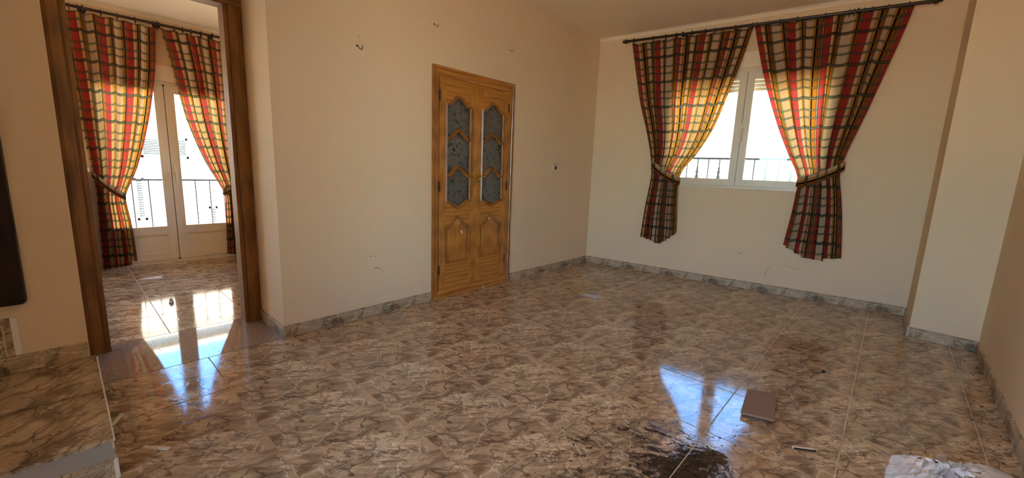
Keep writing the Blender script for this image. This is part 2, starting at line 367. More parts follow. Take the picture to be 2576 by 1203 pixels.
def link(name, me, parent=None, loc=None, rotz=None, bevel=0):
    o = bpy.data.objects.new(name, me); C.objects.link(o)
    if parent is not None: o.parent = parent
    if loc is not None: o.location = loc
    if rotz is not None: o.rotation_euler = (0, 0, rotz)
    if bevel:
        b = o.modifiers.new('edge', 'BEVEL'); b.width = bevel; b.segments = 2; b.limit_method = 'ANGLE'
    return o
def empty(name, loc=(0, 0, 0), rotz=0):
    o = bpy.data.objects.new(name, None); C.objects.link(o); o.location = loc; o.rotation_euler = (0, 0, rotz); o.empty_display_size = 0.1
    return o
def tag(o, label, cat, group=None, kind=None):
    o['label'] = label; o['category'] = cat
    if group: o['group'] = group
    if kind: o['kind'] = kind
    return o
def struct(o, label, cat): return tag(o, label, cat, kind='structure')
CF = ((0, 0, 0), PI/2)                # cabinet wall frame: local x = world y, local y = away from the room (-x)
WF = ((0, 0, 0), AW)                  # window wall frame: local x along the wall, local y = outdoors
FF = ((-3.15, 0, 0), PI/2)            # far-room window wall frame
H1, H2 = 2.93, 2.745

# ------------------------------------------------------------------ structure: walls, ceilings
YB = -6.7
XR = lambda y: 3.686+0.0148*y
def wall(name, frame, boxes, label, mat=M_WALL):
    m = MB()
    for b in boxes: m.box(*b)
    return struct(m.build(name, mat, None, loc=frame[0], rotz=frame[1]), label, 'wall')
wall('wall_left', CF, [(-3.925, -2.615, 0, .58, 0, H1), (-1.645, 0.0, 0, .58, 0, H1), (-2.615, -1.645, 0, .58, 2.065, H1), (-2.615, -1.645, .50, .58, 0, 2.065)],
     'cream painted wall around the wooden double doors', M_WALL)
wall('wall_opening', CF, [(-4.885, -3.925, .487, .58, 2.345, H1)], 'cream wall strip above the wood framed opening')
wall('wall_stairs', CF, [(-6.75, -4.885, 0, .58, 0, H1)], 'cream wall left of the opening, behind the tiled step')
WT0, WT1, WZ0, WZ1 = 0.90, 2.585, 1.115, 2.39
wall('wall_back', WF, [(-.10, WT0, 0, .20, 0, H1), (WT1, 4.0, 0, .20, 0, H1), (WT0, WT1, 0, .20, 0, WZ0), (WT0, WT1, 0, .20, WZ1, H1)], 'cream wall with the small curtained window')
wr = MB().prism([(XR(YB), YB), (XR(.7), .7), (XR(.7)+.2, .7), (XR(YB)+.2, YB)], 0, H1).build('wall_right', M_WALL)
struct(wr, 'bare cream wall at the right edge, running toward the viewer', 'wall')
pil = MB().prism([(3.297, -.300), (XR(-.3)+.05, -.320), (XR(-.3)+.05, .62), (3.292, .44)], 0, H1).build('pillar', M_WALL)
struct(pil, 'square cream pillar boxed into the right corner', 'pillar')
BW0, BW1, BZ0, BZ1 = 2.15, 3.5, 0.25, 2.7                  # added window behind the viewer, for fill daylight
m = MB().box(-.58, BW0, YB-.2, YB, 0, H1).box(BW1, 3.9, YB-.2, YB, 0, H1).box(BW0, BW1, YB-.2, YB, 0, BZ0).box(BW0, BW1, YB-.2, YB, BZ1, H1)
struct(m.build('wall_front', M_WALL), 'cream wall behind the viewer', 'wall')
cm = MB().prism([(-.58, YB-.2), (3.95, YB-.2), (3.95, .72), (-.58, .15)], H1, H1+.25)
struct(cm.build('ceiling', M_CEIL), 'cream ceiling of the main room', 'ceiling')
# far room
DT0, DT1, DZ1 = -4.69, -3.33, 2.06
wall('wall_far', FF, [(-6.7, -6.35, 0, .2, 0, H2+.2), (-5.02, DT0, 0, .2, 0, H2+.2), (-6.35, -5.02, 0, .2, 2.3, H2+.2), (DT1, -2.2, 0, .2, 0, H2+.2), (DT0, DT1, 0, .2, DZ1, H2+.2)], 'cream wall of the far room around the balcony door')
struct(MB().box(-3.35, -.58, -6.7, -6.5, 0, H2+.2).build('wall_far_left', M_WALL), 'left end wall of the far room', 'wall')
struct(MB().box(-3.35, -2.95, -2.4, -2.2, 0, H2+.2).box(-1.15, -.58, -2.4, -2.2, 0, H2+.2).box(-2.95, -1.15, -2.4, -2.2, 0, 1.1).box(-2.95, -1.15, -2.4, -2.2, 2.35, H2+.2).build('wall_far_right', M_WALL), 'right end wall of the far room', 'wall')
struct(MB().box(-3.35, -.58, -6.7, -2.2, H2, H2+.25).build('ceiling', M_CEIL), 'paler ceiling of the far room seen through the opening', 'ceiling')
# coves at the window wall
def cove(name, frame, t0, t1, z, label):
    prof = [(0, 0), (-.035, 0), (-.020, -.006), (-.008, -.018), (0, -.036)]
    m = MB().sweep(prof, [(Vector((t, 0, z)), Vector((0, 1, 0)), Vector((0, 0, 1))) for t in (t0, t1)])
    return struct(m.build(name, M_CEIL, None, loc=frame[0], rotz=frame[1]), label, 'trim')
cove('trim_2', WF, 0, 3.31, H1, 'thin plaster cove above the main room curtains')
cove('trim_3', FF, -6.5, -2.4, H2, 'thin plaster cove above the far room curtains')

# ------------------------------------------------------------------ floor: slab + tiles
def clip(poly, a, b):                       # keep the side left of a->b
    out = []; n = len(poly)
    def side(p): return (b[0]-a[0])*(p[1]-a[1])-(b[1]-a[1])*(p[0]-a[0])
    for i in range(n):
        p, q = poly[i], poly[(i+1) % n]; sp, sq = side(p), side(q)
        if sp >= 0: out.append(p)
        if (sp >= 0) != (sq >= 0):
            k = sp/(sp-sq); out.append((p[0]+(q[0]-p[0])*k, p[1]+(q[1]-p[1])*k))
    return out
TP = 0.5032; GAP = 0.006
def lay(parent, x_of, nx, y_of, ny, pitch, room, name, mat, gap=GAP, z0=-.012):
    h = (pitch-gap)/2
    full = [(-h, -h), (h, -h), (h, h), (-h, h)]
    me0 = MB().prism(full, z0, 0).mesh(name, mat)
    for i in range(nx):
        for j in range(ny):
            cx, cy = x_of+pitch*(i+.5), y_of+pitch*(j+.5)
            poly = [(cx+x, cy+y) for x, y in full]; q = poly
            for k in range(len(room)): q = clip(q, room[k], room[(k+1) % len(room)])
            if len(q) < 3: continue
            area = abs(sum(q[k][0]*q[(k+1) % len(q)][1]-q[(k+1) % len(q)][0]*q[k][1] for k in range(len(q))))/2
            if area < 0.0006: continue
            me = me0 if abs(area-4*h*h) < 1e-6 else MB().prism([(x-cx, y-cy) for x, y in q], z0, 0).mesh(name, mat)
            link(name, me, parent, (cx, cy, random.uniform(-.0003, .0003)))
fl = MB().box(-.58, 3.95, YB-.2, .72, -.22, -.0022).build('floor', M_GROUT)
struct(fl, 'glossy veined marble tile floor of the main room', 'floor')
room_main = [(0.014, YB), (XR(YB), YB), (XR(-.3), -.31), (3.297, -.30), (3.292, .418), (0.014, .0)]
# window wall is slanted: clip against it; pillar notch by two convex halves
A_ = [(0.014, YB), (3.297, YB), (3.297, .4155), (0.014, .0018)]
B_ = [(3.2972, YB), (XR(YB), YB), (XR(-.31), -.31), (3.2972, -.30)]
GX0, GY0 = 0.014, -1.862-TP*10
lay(fl, GX0, 8, GY0, 16, TP, A_, 'floor_tile', M_TILE)
lay(fl, GX0, 8, GY0, 16, TP, B_, 'floor_tile', M_TILE)
# threshold slab in the opening
sl = MB().prism([(-.60, -4.885), (.0095, -4.885), (.0095, -3.925), (-.60, -3.925)], -.012, .0).build('threshold_slab', M_SLAB, fl)
sl['label'] = 'polished speckled stone slab in the opening'
fl2 = MB().box(-3.35, -.58, -6.7, -2.2, -.22, -.0022).build('floor', M_GROUT)
struct(fl2, 'veined tile floor of the far room beyond the opening', 'floor')
lay(fl2, -.604-TP*6, 6, -4.476-TP*4, 9, TP, [(-3.15, -6.5), (-.604, -6.5), (-.604, -2.4), (-3.15, -2.4)], 'floor_tile', M_TILE)

# ------------------------------------------------------------------ skirting
SK_P = [(0, 0), (-.010, 0), (-.010, .058), (-.0078, .059), (-.0078, .0625), (-.0115, .0635), (-.0115, .074), (-.0085, .0805), (0, .083)]
def skirt_mesh(L, name='skirting_tile', h=1.0):
    m = MB(); n = len(SK_P)
    vs = [(t, a, b*h) for t in (0, L) for a, b in SK_P]
    for k in range(n):
        m_ = 1 if k in (2, 3, 4) else (2 if k in (6, 7) else 0)
        m.f.append((k, (k+1) % n, n+(k+1) % n, n+k)); m.mi.append(m_)
    m.f += [tuple(range(n-1, -1, -1)), tuple(range(n, 2*n))]; m.mi += [1, 1]; m.v = vs
    return m.mesh(name, [M_SKIRT, M_GROUTL, M_SKIRT])
SK_FULL = skirt_mesh(TP-.003)
def skirting(name, loc, rotz, t0, t1, phase, label, z=0.0):
    root = struct(empty(name, loc, rotz), label, 'baseboard')
    t = phase+math.floor((t0-phase)/TP)*TP
    while t < t1-1e-4:
        a, b = max(t, t0), min(t+TP, t1)
        if b-a > .006:
            me = SK_FULL if b-a > TP-1e-6 else skirt_mesh(b-a-.003)
            link('skirting_tile', me, root, (a+.0015, 0, z))
        t += TP
    return root
skirting('baseboard_left', CF[0], CF[1], -3.925, -2.652, -3.886, 'veined tile baseboard between the opening and the double doors')
skirting('baseboard_left', CF[0], CF[1], -1.612, -.012, -.349, 'veined tile baseboard between the double doors and the far corner')
skirting('baseboard_alcove', (0, -3.925, 0), 0, -.470, -.002, -.03, 'short veined baseboard on the return beside the wooden jamb')
skirting('baseboard_back', WF[0], WF[1], .012, 3.30, .295, 'long veined tile baseboard under the curtained window')
skirting('baseboard_pillar', (3.297, -.300, 0), math.atan2(-.02, .39), .0, .385, .03, 'short veined baseboard across the front of the pillar')
skirting('baseboard_pillar', (3.292, .418, 0), -PI/2+.007, .0, .718, .1, 'veined baseboard along the side of the pillar')
skirting('baseboard_right', (XR(-.32), -.32, 0), -PI/2-.0148, .012, 6.2, .08, 'veined tile baseboard along the right edge wall')
bs = skirting('baseboard_stairs', (0, 0, .17), CF[1], -6.1, -4.887, -5.55, 'veined baseboard standing on the tiled step at lower left')
# second course stepping up toward the next stair
m = MB().box(-5.70, -5.135, -.010, 0, .086, .262).box(-5.70, -5.135, -.012, 0, .262, .276)
o = m.build('skirting_tile', M_SKIRT, bs); o.location = (0, 0, 0)
m = MB().box(-5.1345, -5.112, -.014, 0, .086, .278); o = m.build('skirting_end_strip', M_WHITEEDGE, bs, bevel=.002); o['label'] = 'pale plaster strip closing the stacked skirting'
m = MB().box(-5.70, -5.157, -.0112, -.009, .240, .247).box(-5.163, -5.157, -.0112, -.009, .09, .245); m.build('skirting_line', M_GROUTL, bs)

# ------------------------------------------------------------------ tiled step at lower left
PX, PY, PH = .982, -4.864, .170
st = struct(MB().box(0, PX-.012, -6.75, PY-.006, 0, PH-.012).build('stair_step', M_PLAST), 'low tiled step at the lower left, plaster front above a skirting', 'step')
ty = [PY, PY-.505, PY-1.01, PY-1.515, -6.74]
for k in range(4):
    for a, b in ((.0, .493), (.497, PX)):
        cx, cy_ = (a+b)/2, (ty[k]+ty[k+1])/2; hx, hy = (b-a)/2, (ty[k]-ty[k+1])/2-.0015
        MB().box(-hx, hx, -hy, hy, -.012, 0).build('tread_tile', M_STEP, st, loc=(cx, cy_, PH))
MB().box(.03, PX+.0005, PY, PY+.0045, PH-.011, PH+.0004).build('nosing_strip', M_WHITEEDGE, st)['label'] = 'thin white edging strip'
fr = empty('step_skirting'); fr.parent = st; fr.location = (PX-.012, 0, 0); fr.rotation_euler = (0, 0, PI/2)
t = PY-.003
while t > -6.6:
    a = max(t-TP, -6.6); link('skirting_tile', skirt_mesh(t-a-.003), fr, (a+.0015, 0, 0)); t -= TP
fr2 = empty('step_skirting'); fr2.parent = st; fr2.location = (0, PY-.006, 0); fr2.rotation_euler = (0, 0, PI)
t = -.03
while t > -.96:
    a = max(t-TP, -.968); link('skirting_tile', skirt_mesh(t-a-.003), fr2, (a+.0015, 0, 0)); t -= TP
MB().box(PX-.013, PX+.002, PY-.007, PY+.006, 0, .081).build('corner_strip', M_WHITEEDGE, st, bevel=.002)
st2 = struct(MB().box(0, PX-.02, -6.75, -5.62, PH, PH+.158).build('stair_step', M_PLAST), 'second tiled step rising from the low step', 'step')
MB().box(0, PX, -6.75, -5.605, PH+.158, PH+.17).build('tread_tile', M_STEP, st2)

# ------------------------------------------------------------------ wooden frame of the opening (trim_1)
tr = struct(empty('trim_1', CF[0], CF[1]), 'brown oak frame around the opening to the far room', 'door frame')
def casing_v(t_in, t_out, z1, name):
    s = 1 if t_out > t_in else -1
    m = MB()
    prof = [(t_in+s*.012, .4745), (t_in+s*.016, .470), (t_in+s*.060, .470), (t_in+s*.066, .473), (t_out, .477), (t_out, .487), (t_in+s*.012, .487)]
    m.prism(prof, 0, z1)
    return m.build(name, M_JAMB, tr)
casing_v(-4.802, -4.884, 2.362, 'casing'); casing_v(-4.022, -3.927, 2.362, 'casing')
MB().box(-4.803, -4.785, .482, .60, 0, 2.278).build('jamb_lining', M_JAMB, tr)
MB().box(-4.037, -4.019, .482, .60, 0, 2.278).build('jamb_lining', M_JAMB, tr)
MB().box(-4.803, -4.019, .482, .60, 2.278, 2.296).build('head_lining', M_JAMBX, tr)
MB().box(-4.884, -3.927, .471, .486, 2.284, 2.345).build('head_casing', M_JAMBX, tr, bevel=.002)
MB().box(-4.884, -4.803, .487, .585, 0, 2.345).box(-4.019, -3.926, .487, .585, 0, 2.345).build('rough_frame', M_JAMB, tr)

# ------------------------------------------------------------------ double wooden doors (door_1)
d1 = struct(empty('door_1', CF[0], CF[1]), 'golden oak double doors with arched etched glass panes', 'door')
FO0, FO1, FZ1 = -2.652, -1.612, 2.102
FW = .083
PR = [(0, 0), (0, -.018), (.012, -.022), (.026, -.022), (.030, -.016), (.040, -.016), (.048, -.020), (.060, -.014), (.074, -.009), (FW, -.004), (FW, 0)]
def frame_side(p, q, inw, mat):        # p->q outer edge corners, mitred at both ends
    p, q, inw = Vector(p), Vector(q), Vector(inw); d = (q-p).normalized(); Yv = Vector((0, 1, 0))
    prof = [(a, b) for a, b in PR]; m = MB(); n = len(prof); vs = []
    for a, b in prof: vs.append(p+inw*a+d*a+Yv*b)
    for a, b in prof: vs.append(q+inw*a-d*a+Yv*b)
    m.add(vs, [(k, (k+1) % n, n+(k+1) % n, n+k) for k in range(n)]+[tuple(range(n-1, -1, -1)), tuple(range(n, 2*n))])
    return m.build('door_frame', mat, d1)
a, b, c_, e = (FO0, 0, .0), (FO1, 0, .0), (FO1, 0, FZ1), (FO0, 0, FZ1)
frame_side(a, e, (1, 0, 0), M_OAKM); frame_side(b, c_, (-1, 0, 0), M_OAKM); frame_side(e, c_, (0, 0, -1), M_OAKX); frame_side(a, b, (0, 0, 1), M_OAKX)
MB().box(FO0+.03, FO1-.03, .497, .50, 0, 2.06).box(FO0+.04, FO0+.045, .03, .5, 0, 2.06).box(FO1-.045, FO1-.04, .03, .5, 0, 2.06).box(FO0+.04, FO1-.04, .03, .5, 2.06, 2.064).build('closet_lining', M_CLOSET, d1)
def arch(s, w, h, k=.85):
    x = abs(s)/(w*k)
    return h*(0.5+0.5*math.cos(PI*x)) if x < 1 else 0.0
def outline(cx, w, zb, zt, hb, ht, n=22):
    pts = [(cx-w+2*w*i/n, zb-arch(-w+2*w*i/n, w, hb)) for i in range(n+1)]
    pts += [(cx+w-2*w*i/n, zt+arch(w-2*w*i/n, w, ht)) for i in range(n+1)]
    return pts
def leaf_mesh(x0, x1, z0, z1, holes, y0, y1, name, mat):
    cu = bpy.data.curves.new(name, 'CURVE'); cu.dimensions = '2D'; cu.fill_mode = 'BOTH'; cu.extrude = (y1-y0)/2
    for loop in [[(x0, z0), (x1, z0), (x1, z1), (x0, z1)]]+holes:
        sp = cu.splines.new('POLY'); sp.points.add(len(loop)-1); sp.use_cyclic_u = True
        for pnt, (x, z) in zip(sp.points, loop): pnt.co = (x, z, 0, 1)
    ob = bpy.data.objects.new(name, cu); C.objects.link(ob)
    bpy.context.view_layer.update()
    me = bpy.data.meshes.new_from_object(ob.evaluated_get(bpy.context.evaluated_depsgraph_get()))
    bpy.data.objects.remove(ob); bpy.data.curves.remove(cu)
    yc = (y0+y1)/2
    me.transform(Matrix(((1, 0, 0, 0), (0, 0, -1, yc), (0, 1, 0, 0), (0, 0, 0, 1))))
    me.materials.clear(); me.materials.append(mat); me.name = name
    return me
def ring_sweep(loop, prof, y, name, mat, parent, closed=True):
    n = len(loop); path = []
    for i in range(n):
        if closed: p, q, r = Vector(loop[i-1]), Vector(loop[i]), Vector(loop[(i+1) % n])
        else: p, q, r = Vector(loop[max(i-1, 0)]), Vector(loop[i]), Vector(loop[min(i+1, n-1)])
        d1_ = (q-p); d2_ = (r-q)
        if d1_.length < 1e-9: d1_ = d2_
        if d2_.length < 1e-9: d2_ = d1_
        d1_.normalize(); d2_.normalize()
        n1 = Vector((d1_.y, -d1_.x)); n2 = Vector((d2_.y, -d2_.x)); nn = n1+n2
        nn.normalize(); k = 1/max(.5, nn.dot(n1))
        path.append((Vector((q.x, y, q.y)), Vector((nn.x*k, 0, nn.y*k)), Vector((0, 1, 0))))
    return MB().sweep(prof, path, closed).build(name, mat, parent, smooth=True)
MOULD = [(-.006, .004), (-.006, -.010), (.000, -.017), (.007, -.019), (.012, -.012), (.017, -.014), (.022, -.008), (.024, .002)]
def door_leaf(x0, x1, hand):
    cx = (x0+x1)/2; w = .142
    LZ0, LZ1 = .086, 2.016
    glass = outline(cx, w, .925, 1.785, .055, .080)
    lf = link('door_leaf', leaf_mesh(x0, x1, LZ0, LZ1, [glass], -.006, .028, 'door_leaf', M_OAKX), d1)
    # stiles (upright grain) laid flush as proud veneer faces
    for a_, b_ in ((x0+.0015, x0+.068), (x1-.068, x1-.0015)):
        MB().box(a_, b_, -.0075, -.005, LZ0+.002, LZ1-.002).build('stile', M_OAK, lf)
    gp = link('glass_pane', leaf_mesh(0, 1, 0, 1, [], 0, 1, 'tmp', M_FROST), lf) if False else None
    gm = MB().prism([(p, q) for p, q in outline(cx, w+.004, .925, 1.785, .056, .080)], .004, .010)
    me = gm.mesh('glass_pane', M_FROST); me.transform(Matrix(((1, 0, 0, 0), (0, 0, 1, 0), (0, 1, 0, 0), (0, 0, 0, 1)))); link('glass_pane', me, lf)['label'] = 'dark etched glass'
    ring_sweep(glass, MOULD, -.004, 'glass_moulding', M_OAKM, lf)
    for zc in (1.495, 1.160):
        n = 20; bar = [(cx-w+2*w*i/n, zc+arch(-w+2*w*i/n, w, .078)) for i in range(n+1)]
        ring_sweep(bar, [(-.017, .006), (-.017, -.010), (-.010, -.019), (-.002, -.014), (.004, -.020), (.012, -.016), (.017, -.008), (.017, .006)], -.002, 'glazing_bar', M_OAKM, lf, closed=False)
    pan = outline(cx, .146, .345, .668, 0, .100)
    ring_sweep(pan, [(-.012, .004), (-.012, -.008), (-.004, -.015), (.004, -.012), (.010, -.014), (.015, .002)], -.005, 'panel_moulding', M_OAKM, lf)
    inner = outline(cx, .104, .385, .640, 0, .082); mid = outline(cx, .134, .357, .660, 0, .096)
    m = MB(); n = len(inner)
    m.add([(x, -.0062, z) for x, z in mid]+[(x, -.015, z) for x, z in inner], [(i, (i+1) % n, n+(i+1) % n, n+i) for i in range(n)]+[tuple(range(n, 2*n))])
    m.build('raised_panel', M_OAK, lf)
    # brass plate and lever
    hx = x1-.026 if hand > 0 else x0+.034
    hz = 1.147
    pl = MB()
    hw = .0145
    prof = [(hx-hw*.7, hz-.072), (hx+hw*.7, hz-.072), (hx+hw, hz-.06), (hx+hw, hz+.055), (hx+hw*.6, hz+.068), (hx, hz+.074), (hx-hw*.6, hz+.068), (hx-hw, hz+.055), (hx-hw, hz-.06)]
    me = MB().prism(prof, -.014, -.008).mesh('handle', M_BRASS); me.transform(Matrix(((1, 0, 0, 0), (0, 0, 1, 0), (0, 1, 0, 0), (0, 0, 0, 1))))
    link('handle', me, lf)
    m = MB().tube([(hx, -.012, hz+.015), (hx, -.038, hz+.015), (hx-hand*.006, -.048, hz+.013), (hx-hand*.03, -.050, hz+.008), (hx-hand*.050, -.048, hz+.012), (hx-hand*.056, -.046, hz+.016)], [.008, .007, .0085, .0075, .006, .004], 10)
    m.lathe([(.004, -.006), (.010, -.003), (.010, .003), (.004, .006)], (hx, -.018, hz+.015), (0, 1, 0), 10)
    m.build('handle_lever', M_BRASS, lf, smooth=True)
    m = MB().lathe([(.0035, 0), (.0035, .002)], (hx, -.016, hz-.035), (0, 1, 0), 8).box(hx-.0015, hx+.0015, -.016, -.0135, hz-.05, hz-.036)
    m.build('keyhole', M_HOLE, lf)
    ex = x0-.004 if hand > 0 else x1+.004
    for hz_ in (1.855, 1.06, .275):
        MB().lathe([(.004, -.045), (.0075, -.040), (.0075, -.002), (.0065, -.001), (.0065, .001), (.0075, .002), (.0075, .040), (.004, .046)], (ex, -.013, hz_), (0, 0, 1), 8).build('hinge', M_HINGE, lf, smooth=True)
    return lf
lfL = door_leaf(-2.570, -2.130, 1); lfR = door_leaf(-2.120, -1.694, -1)
MB().box(-2.134, -2.112, -.010, -.0045, .09, 2.01).build('meeting_strip', M_OAK, lfR, bevel=.002)
def chip(pts, lf):
    me = MB().prism(pts, -.0185, -.0155).mesh('paint_chip', M_CHIP); me.transform(Matrix(((1, 0, 0, 0), (0, 0, 1, 0), (0, 1, 0, 0), (0, 0, 0, 1)))); link('paint_chip', me, lf)
chip([(-2.355, .702), (-2.347, .698), (-2.342, .709), (-2.348, .716), (-2.354, .712)], lfL)
chip([(-2.318, .628), (-2.300, .603), (-2.292, .612), (-2.303, .634), (-2.314, .639)], lfL)
chip([(-1.950, .728), (-1.934, .716), (-1.929, .726), (-1.927, .742), (-1.944, .741)], lfR)
# pale splinter at the threshold
MB().box(-2.012, -2.000, -.026, -.020, .0, .030).build('splinter', M_WHITEEDGE, d1)

# ------------------------------------------------------------------ casement window (window_1)
def sash(root, t0, t1, z0, z1, stile, y, glass_z0=None, panel=None, mat=M_FRAME, name='sash'):
    gz0 = glass_z0 if glass_z0 else z0+stile
    m = MB(); d = .04
    m.box(t0, t0+stile, y, y+d, z0, z1).box(t1-stile, t1, y, y+d, z0, z1).box(t0+stile, t1-stile, y, y+d, z1-stile, z1)
    m.box(t0+stile, t1-stile, y, y+d, z0, z0+stile)
    if panel: m.box(t0+stile, t1-stile, y, y+d, panel, gz0)
    # glazing bead lips
    g0, g1, h0, h1 = t0+stile, t1-stile, gz0, z1-stile
    for (a_, b_, c1, c2) in ((g0, g0+.008, h0, h1), (g1-.008, g1, h0, h1), (g0, g1, h0, h0+.008), (g0, g1, h1-.008, h1)): m.box(a_, b_, y-.004, y+.006, c1, c2)
    s = m.build(name, mat, root)
    MB().box(g0-.002, g1+.002, y+.018, y+.023, h0-.002, h1+.002).build('glass_pane', M_GLASS, s)
    if panel:
        m = MB(); p0, p1, q0, q1 = g0, g1, z0+stile, panel
        m.box(p0, p1, y+.014, y+.03, q0, q1); m.build('lower_panel', mat, s)
        m = MB()
        for (a_, b_, c1, c2) in ((p0, p0+.006, q0, q1), (p1-.006, p1, q0, q1), (p0, p1, q0, q0+.006), (p0, p1, q1-.006, q1)): m.box(a_, b_, y+.004, y+.016, c1, c2)
        m.build('panel_bead', mat, s)
    return s
def espag(s, t, z, y):
    m = MB().box(t-.013, t+.013, y-.010, y, z-.035, z+.065)
    m.build('handle_base', M_FRAME, s, bevel=.004)
    m = MB().tube([(t, y-.008, z), (t, y-.034, z+.004), (t, y-.042, z-.012), (t, y-.042, z-.10), (t, y-.038, z-.125)], [.009, .009, .0105, .0095, .007], 8)
    m.build('handle', M_FRAME, s, smooth=True)
w1 = struct(empty('window_1', WF[0], WF[1]), 'cream two-leaf casement window between the plaid curtains', 'window')
m = MB(); y = .0
m.box(WT0, .935, y-.012, y+.075, WZ0, WZ1).box(2.550, WT1, y-.012, y+.075, WZ0, WZ1).box(.935, 2.550, y-.012, y+.075, WZ0, 1.142).box(.935, 2.550, y-.012, y+.075, 2.362, WZ1)
m.box(.93, .955, .018, .07, 1.14, 2.36).box(2.53, 2.555, .018, .07, 1.14, 2.36).box(.93, 2.555, .018, .07, 1.14, 1.160).box(.93, 2.555, .018, .07, 2.343, 2.365)
m.build('window_frame', M_FRAME, w1)
s1 = sash(w1, .939, 1.7385, 1.145, 2.359, .064, -.024); s2 = sash(w1, 1.7425, 2.546, 1.145, 2.359, .064, -.024)
MB().box(1.7375, 1.7437, -.012, .02, 1.15, 2.355).build('gasket', M_GASKET, w1)
espag(s2, 1.752, 1.75, -.024)
m = MB().box(.86, 2.63, -.006, 0, 2.405, 2.565); m.build('shutter_box_cover', M_CEIL, w1, bevel=.003)
for k in range(6):
    z = 2.372-.040*k
    prof = [(.105, z), (.100, z+.008), (.100, z+.030), (.105, z+.038), (.112, z+.038), (.112, z)]
    MB().sweep(prof, [(Vector((t, 0, 0)), Vector((0, 1, 0)), Vector((0, 0, 1))) for t in (WT0, WT1)]).build('shutter_slat', M_SHUT, w1)

# ------------------------------------------------------------------ balcony door (door_2)
d2 = struct(empty('door_2', FF[0], FF[1]), 'white glazed balcony door with two leaves in the far room', 'door')
m = MB(); y = .0
m.box(DT0, DT0+.04, y-.014, y+.08, 0, DZ1).box(DT1-.04, DT1, y-.014, y+.08, 0, DZ1).box(DT0+.04, DT1-.04, y-.014, y+.08, 0, .045).box(DT0+.04, DT1-.04, y-.014, y+.08, 2.028, DZ1)
m.box(DT0+.03, DT0+.06, .018, .07, .04, 2.03).box(DT1-.06, DT1-.03, .018, .07, .04, 2.03).box(DT0+.03, DT1-.03, .018, .07, .04, .065).box(DT0+.03, DT1-.03, .018, .07, 2.008, 2.03)
m.build('door_frame', M_FRAME, d2)
l1 = sash(d2, DT0+.043, -4.013, .048, 2.025, .078, -.026, .432, .345, name='door_leaf'); l2 = sash(d2, -4.007, DT1-.043, .048, 2.025, .078, -.026, .432, .345, name='door_leaf')
MB().box(-4.0145, -4.0055, -.012, .02, .05, 2.02).build('gasket', M_GASKET, d2)
MB().box(-4.018, -4.002, -.030, -.010, .040, .055).box(-4.018, -4.002, -.030, -.010, 2.012, 2.03).build('bolt', M_GASKET, d2)
espag(l2, -3.976, 1.06, -.026)
MB().box(DT0-.03, DT1+.03, -.008, 0, 2.064, 2.235).build('shutter_box_cover', M_CEIL, d2, bevel=.003)

d4 = struct(empty('added_window_2', FF[0], FF[1]), 'added unseen tall window lighting the far room, left of the curtains', 'window')  # added out of view to brighten the far room
m = MB()
for a_ in (-6.35, -5.69, -5.08): m.box(a_, a_+.06, .03, .09, 0, 2.3)
m.box(-6.35, -5.02, .03, .09, 0, .06).box(-6.35, -5.02, .03, .09, 2.24, 2.3); m.build('window_frame', M_FRAME, d4)
MB().box(-6.30, -5.07, .055, .060, .05, 2.25).build('glass_pane', M_GLASS, d4)
d5 = struct(empty('added_window_3', (0, YB, 0), 0), 'added unseen window behind the viewer, for fill daylight', 'window')  # not a known window, added so daylight fills the main room
m = MB()
for a_ in (BW0, (BW0+BW1)/2-.03, BW1-.06): m.box(a_, a_+.06, -.12, -.06, BZ0, BZ1)
m.box(BW0, BW1, -.12, -.06, BZ0, BZ0+.06).box(BW0, BW1, -.12, -.06, BZ1-.06, BZ1); m.build('window_frame', M_FRAME, d5)
MB().box(BW0+.05, BW1-.05, -.095, -.090, BZ0+.05, BZ1-.05).build('glass_pane', M_GLASS, d5)
d6 = struct(empty('added_window_4', (-2.05, -2.3, 0), 0), 'added unseen window giving the far room more daylight, behind the double door wall', 'window')  # added unseen opening, brings sky light onto the far floor
m = MB()
for a_ in (-.90, -.03, .84): m.box(a_, a_+.06, -.03, .03, 1.1, 2.35)
m.box(-.9, .9, -.03, .03, 1.1, 1.16).box(-.9, .9, -.03, .03, 2.29, 2.35); m.build('window_frame', M_FRAME, d6)
MB().box(-.86, .86, -.003, .003, 1.15, 2.30).build('glass_pane', M_GLASS, d6)
# ------------------------------------------------------------------ curtains
def smooth_tab(tab, z):
    # tab sorted by descending z: (z, a, b); monotone cubic-ish (Catmull-Rom)
    n = len(tab)
    if z >= tab[0][0]: return tab[0][1], tab[0][2]
    if z <= tab[-1][0]: return tab[-1][1], tab[-1][2]
    for i in range(n-1):
        if tab[i][0] >= z >= tab[i+1][0]:
            k = (tab[i][0]-z)/(tab[i][0]-tab[i+1][0]); out = []
            for c in (1, 2):
                p1, p2 = tab[i][c], tab[i+1][c]
                h = tab[i+1][0]-tab[i][0]
                m1 = (p2-p1)/h if i == 0 else (tab[i+1][c]-tab[i-1][c])/(tab[i+1][0]-tab[i-1][0])
                m2 = (p2-p1)/h if i == n-2 else (tab[i+2][c]-p1)/(tab[i+2][0]-tab[i][0])
                k2, k3 = k*k, k**3
                out.append((2*k3-3*k2+1)*p1+(k3-2*k2+k)*h*m1+(-2*k3+3*k2)*p2+(k3-k2)*h*m2)
            return out
def lin(tab, x):
    for i in range(len(tab)-1):
        if x <= tab[i+1][0]:
            k = (x-tab[i][0])/(tab[i+1][0]-tab[i][0]); return tab[i][1]*(1-k)+tab[i+1][1]*k
    return tab[-1][1]
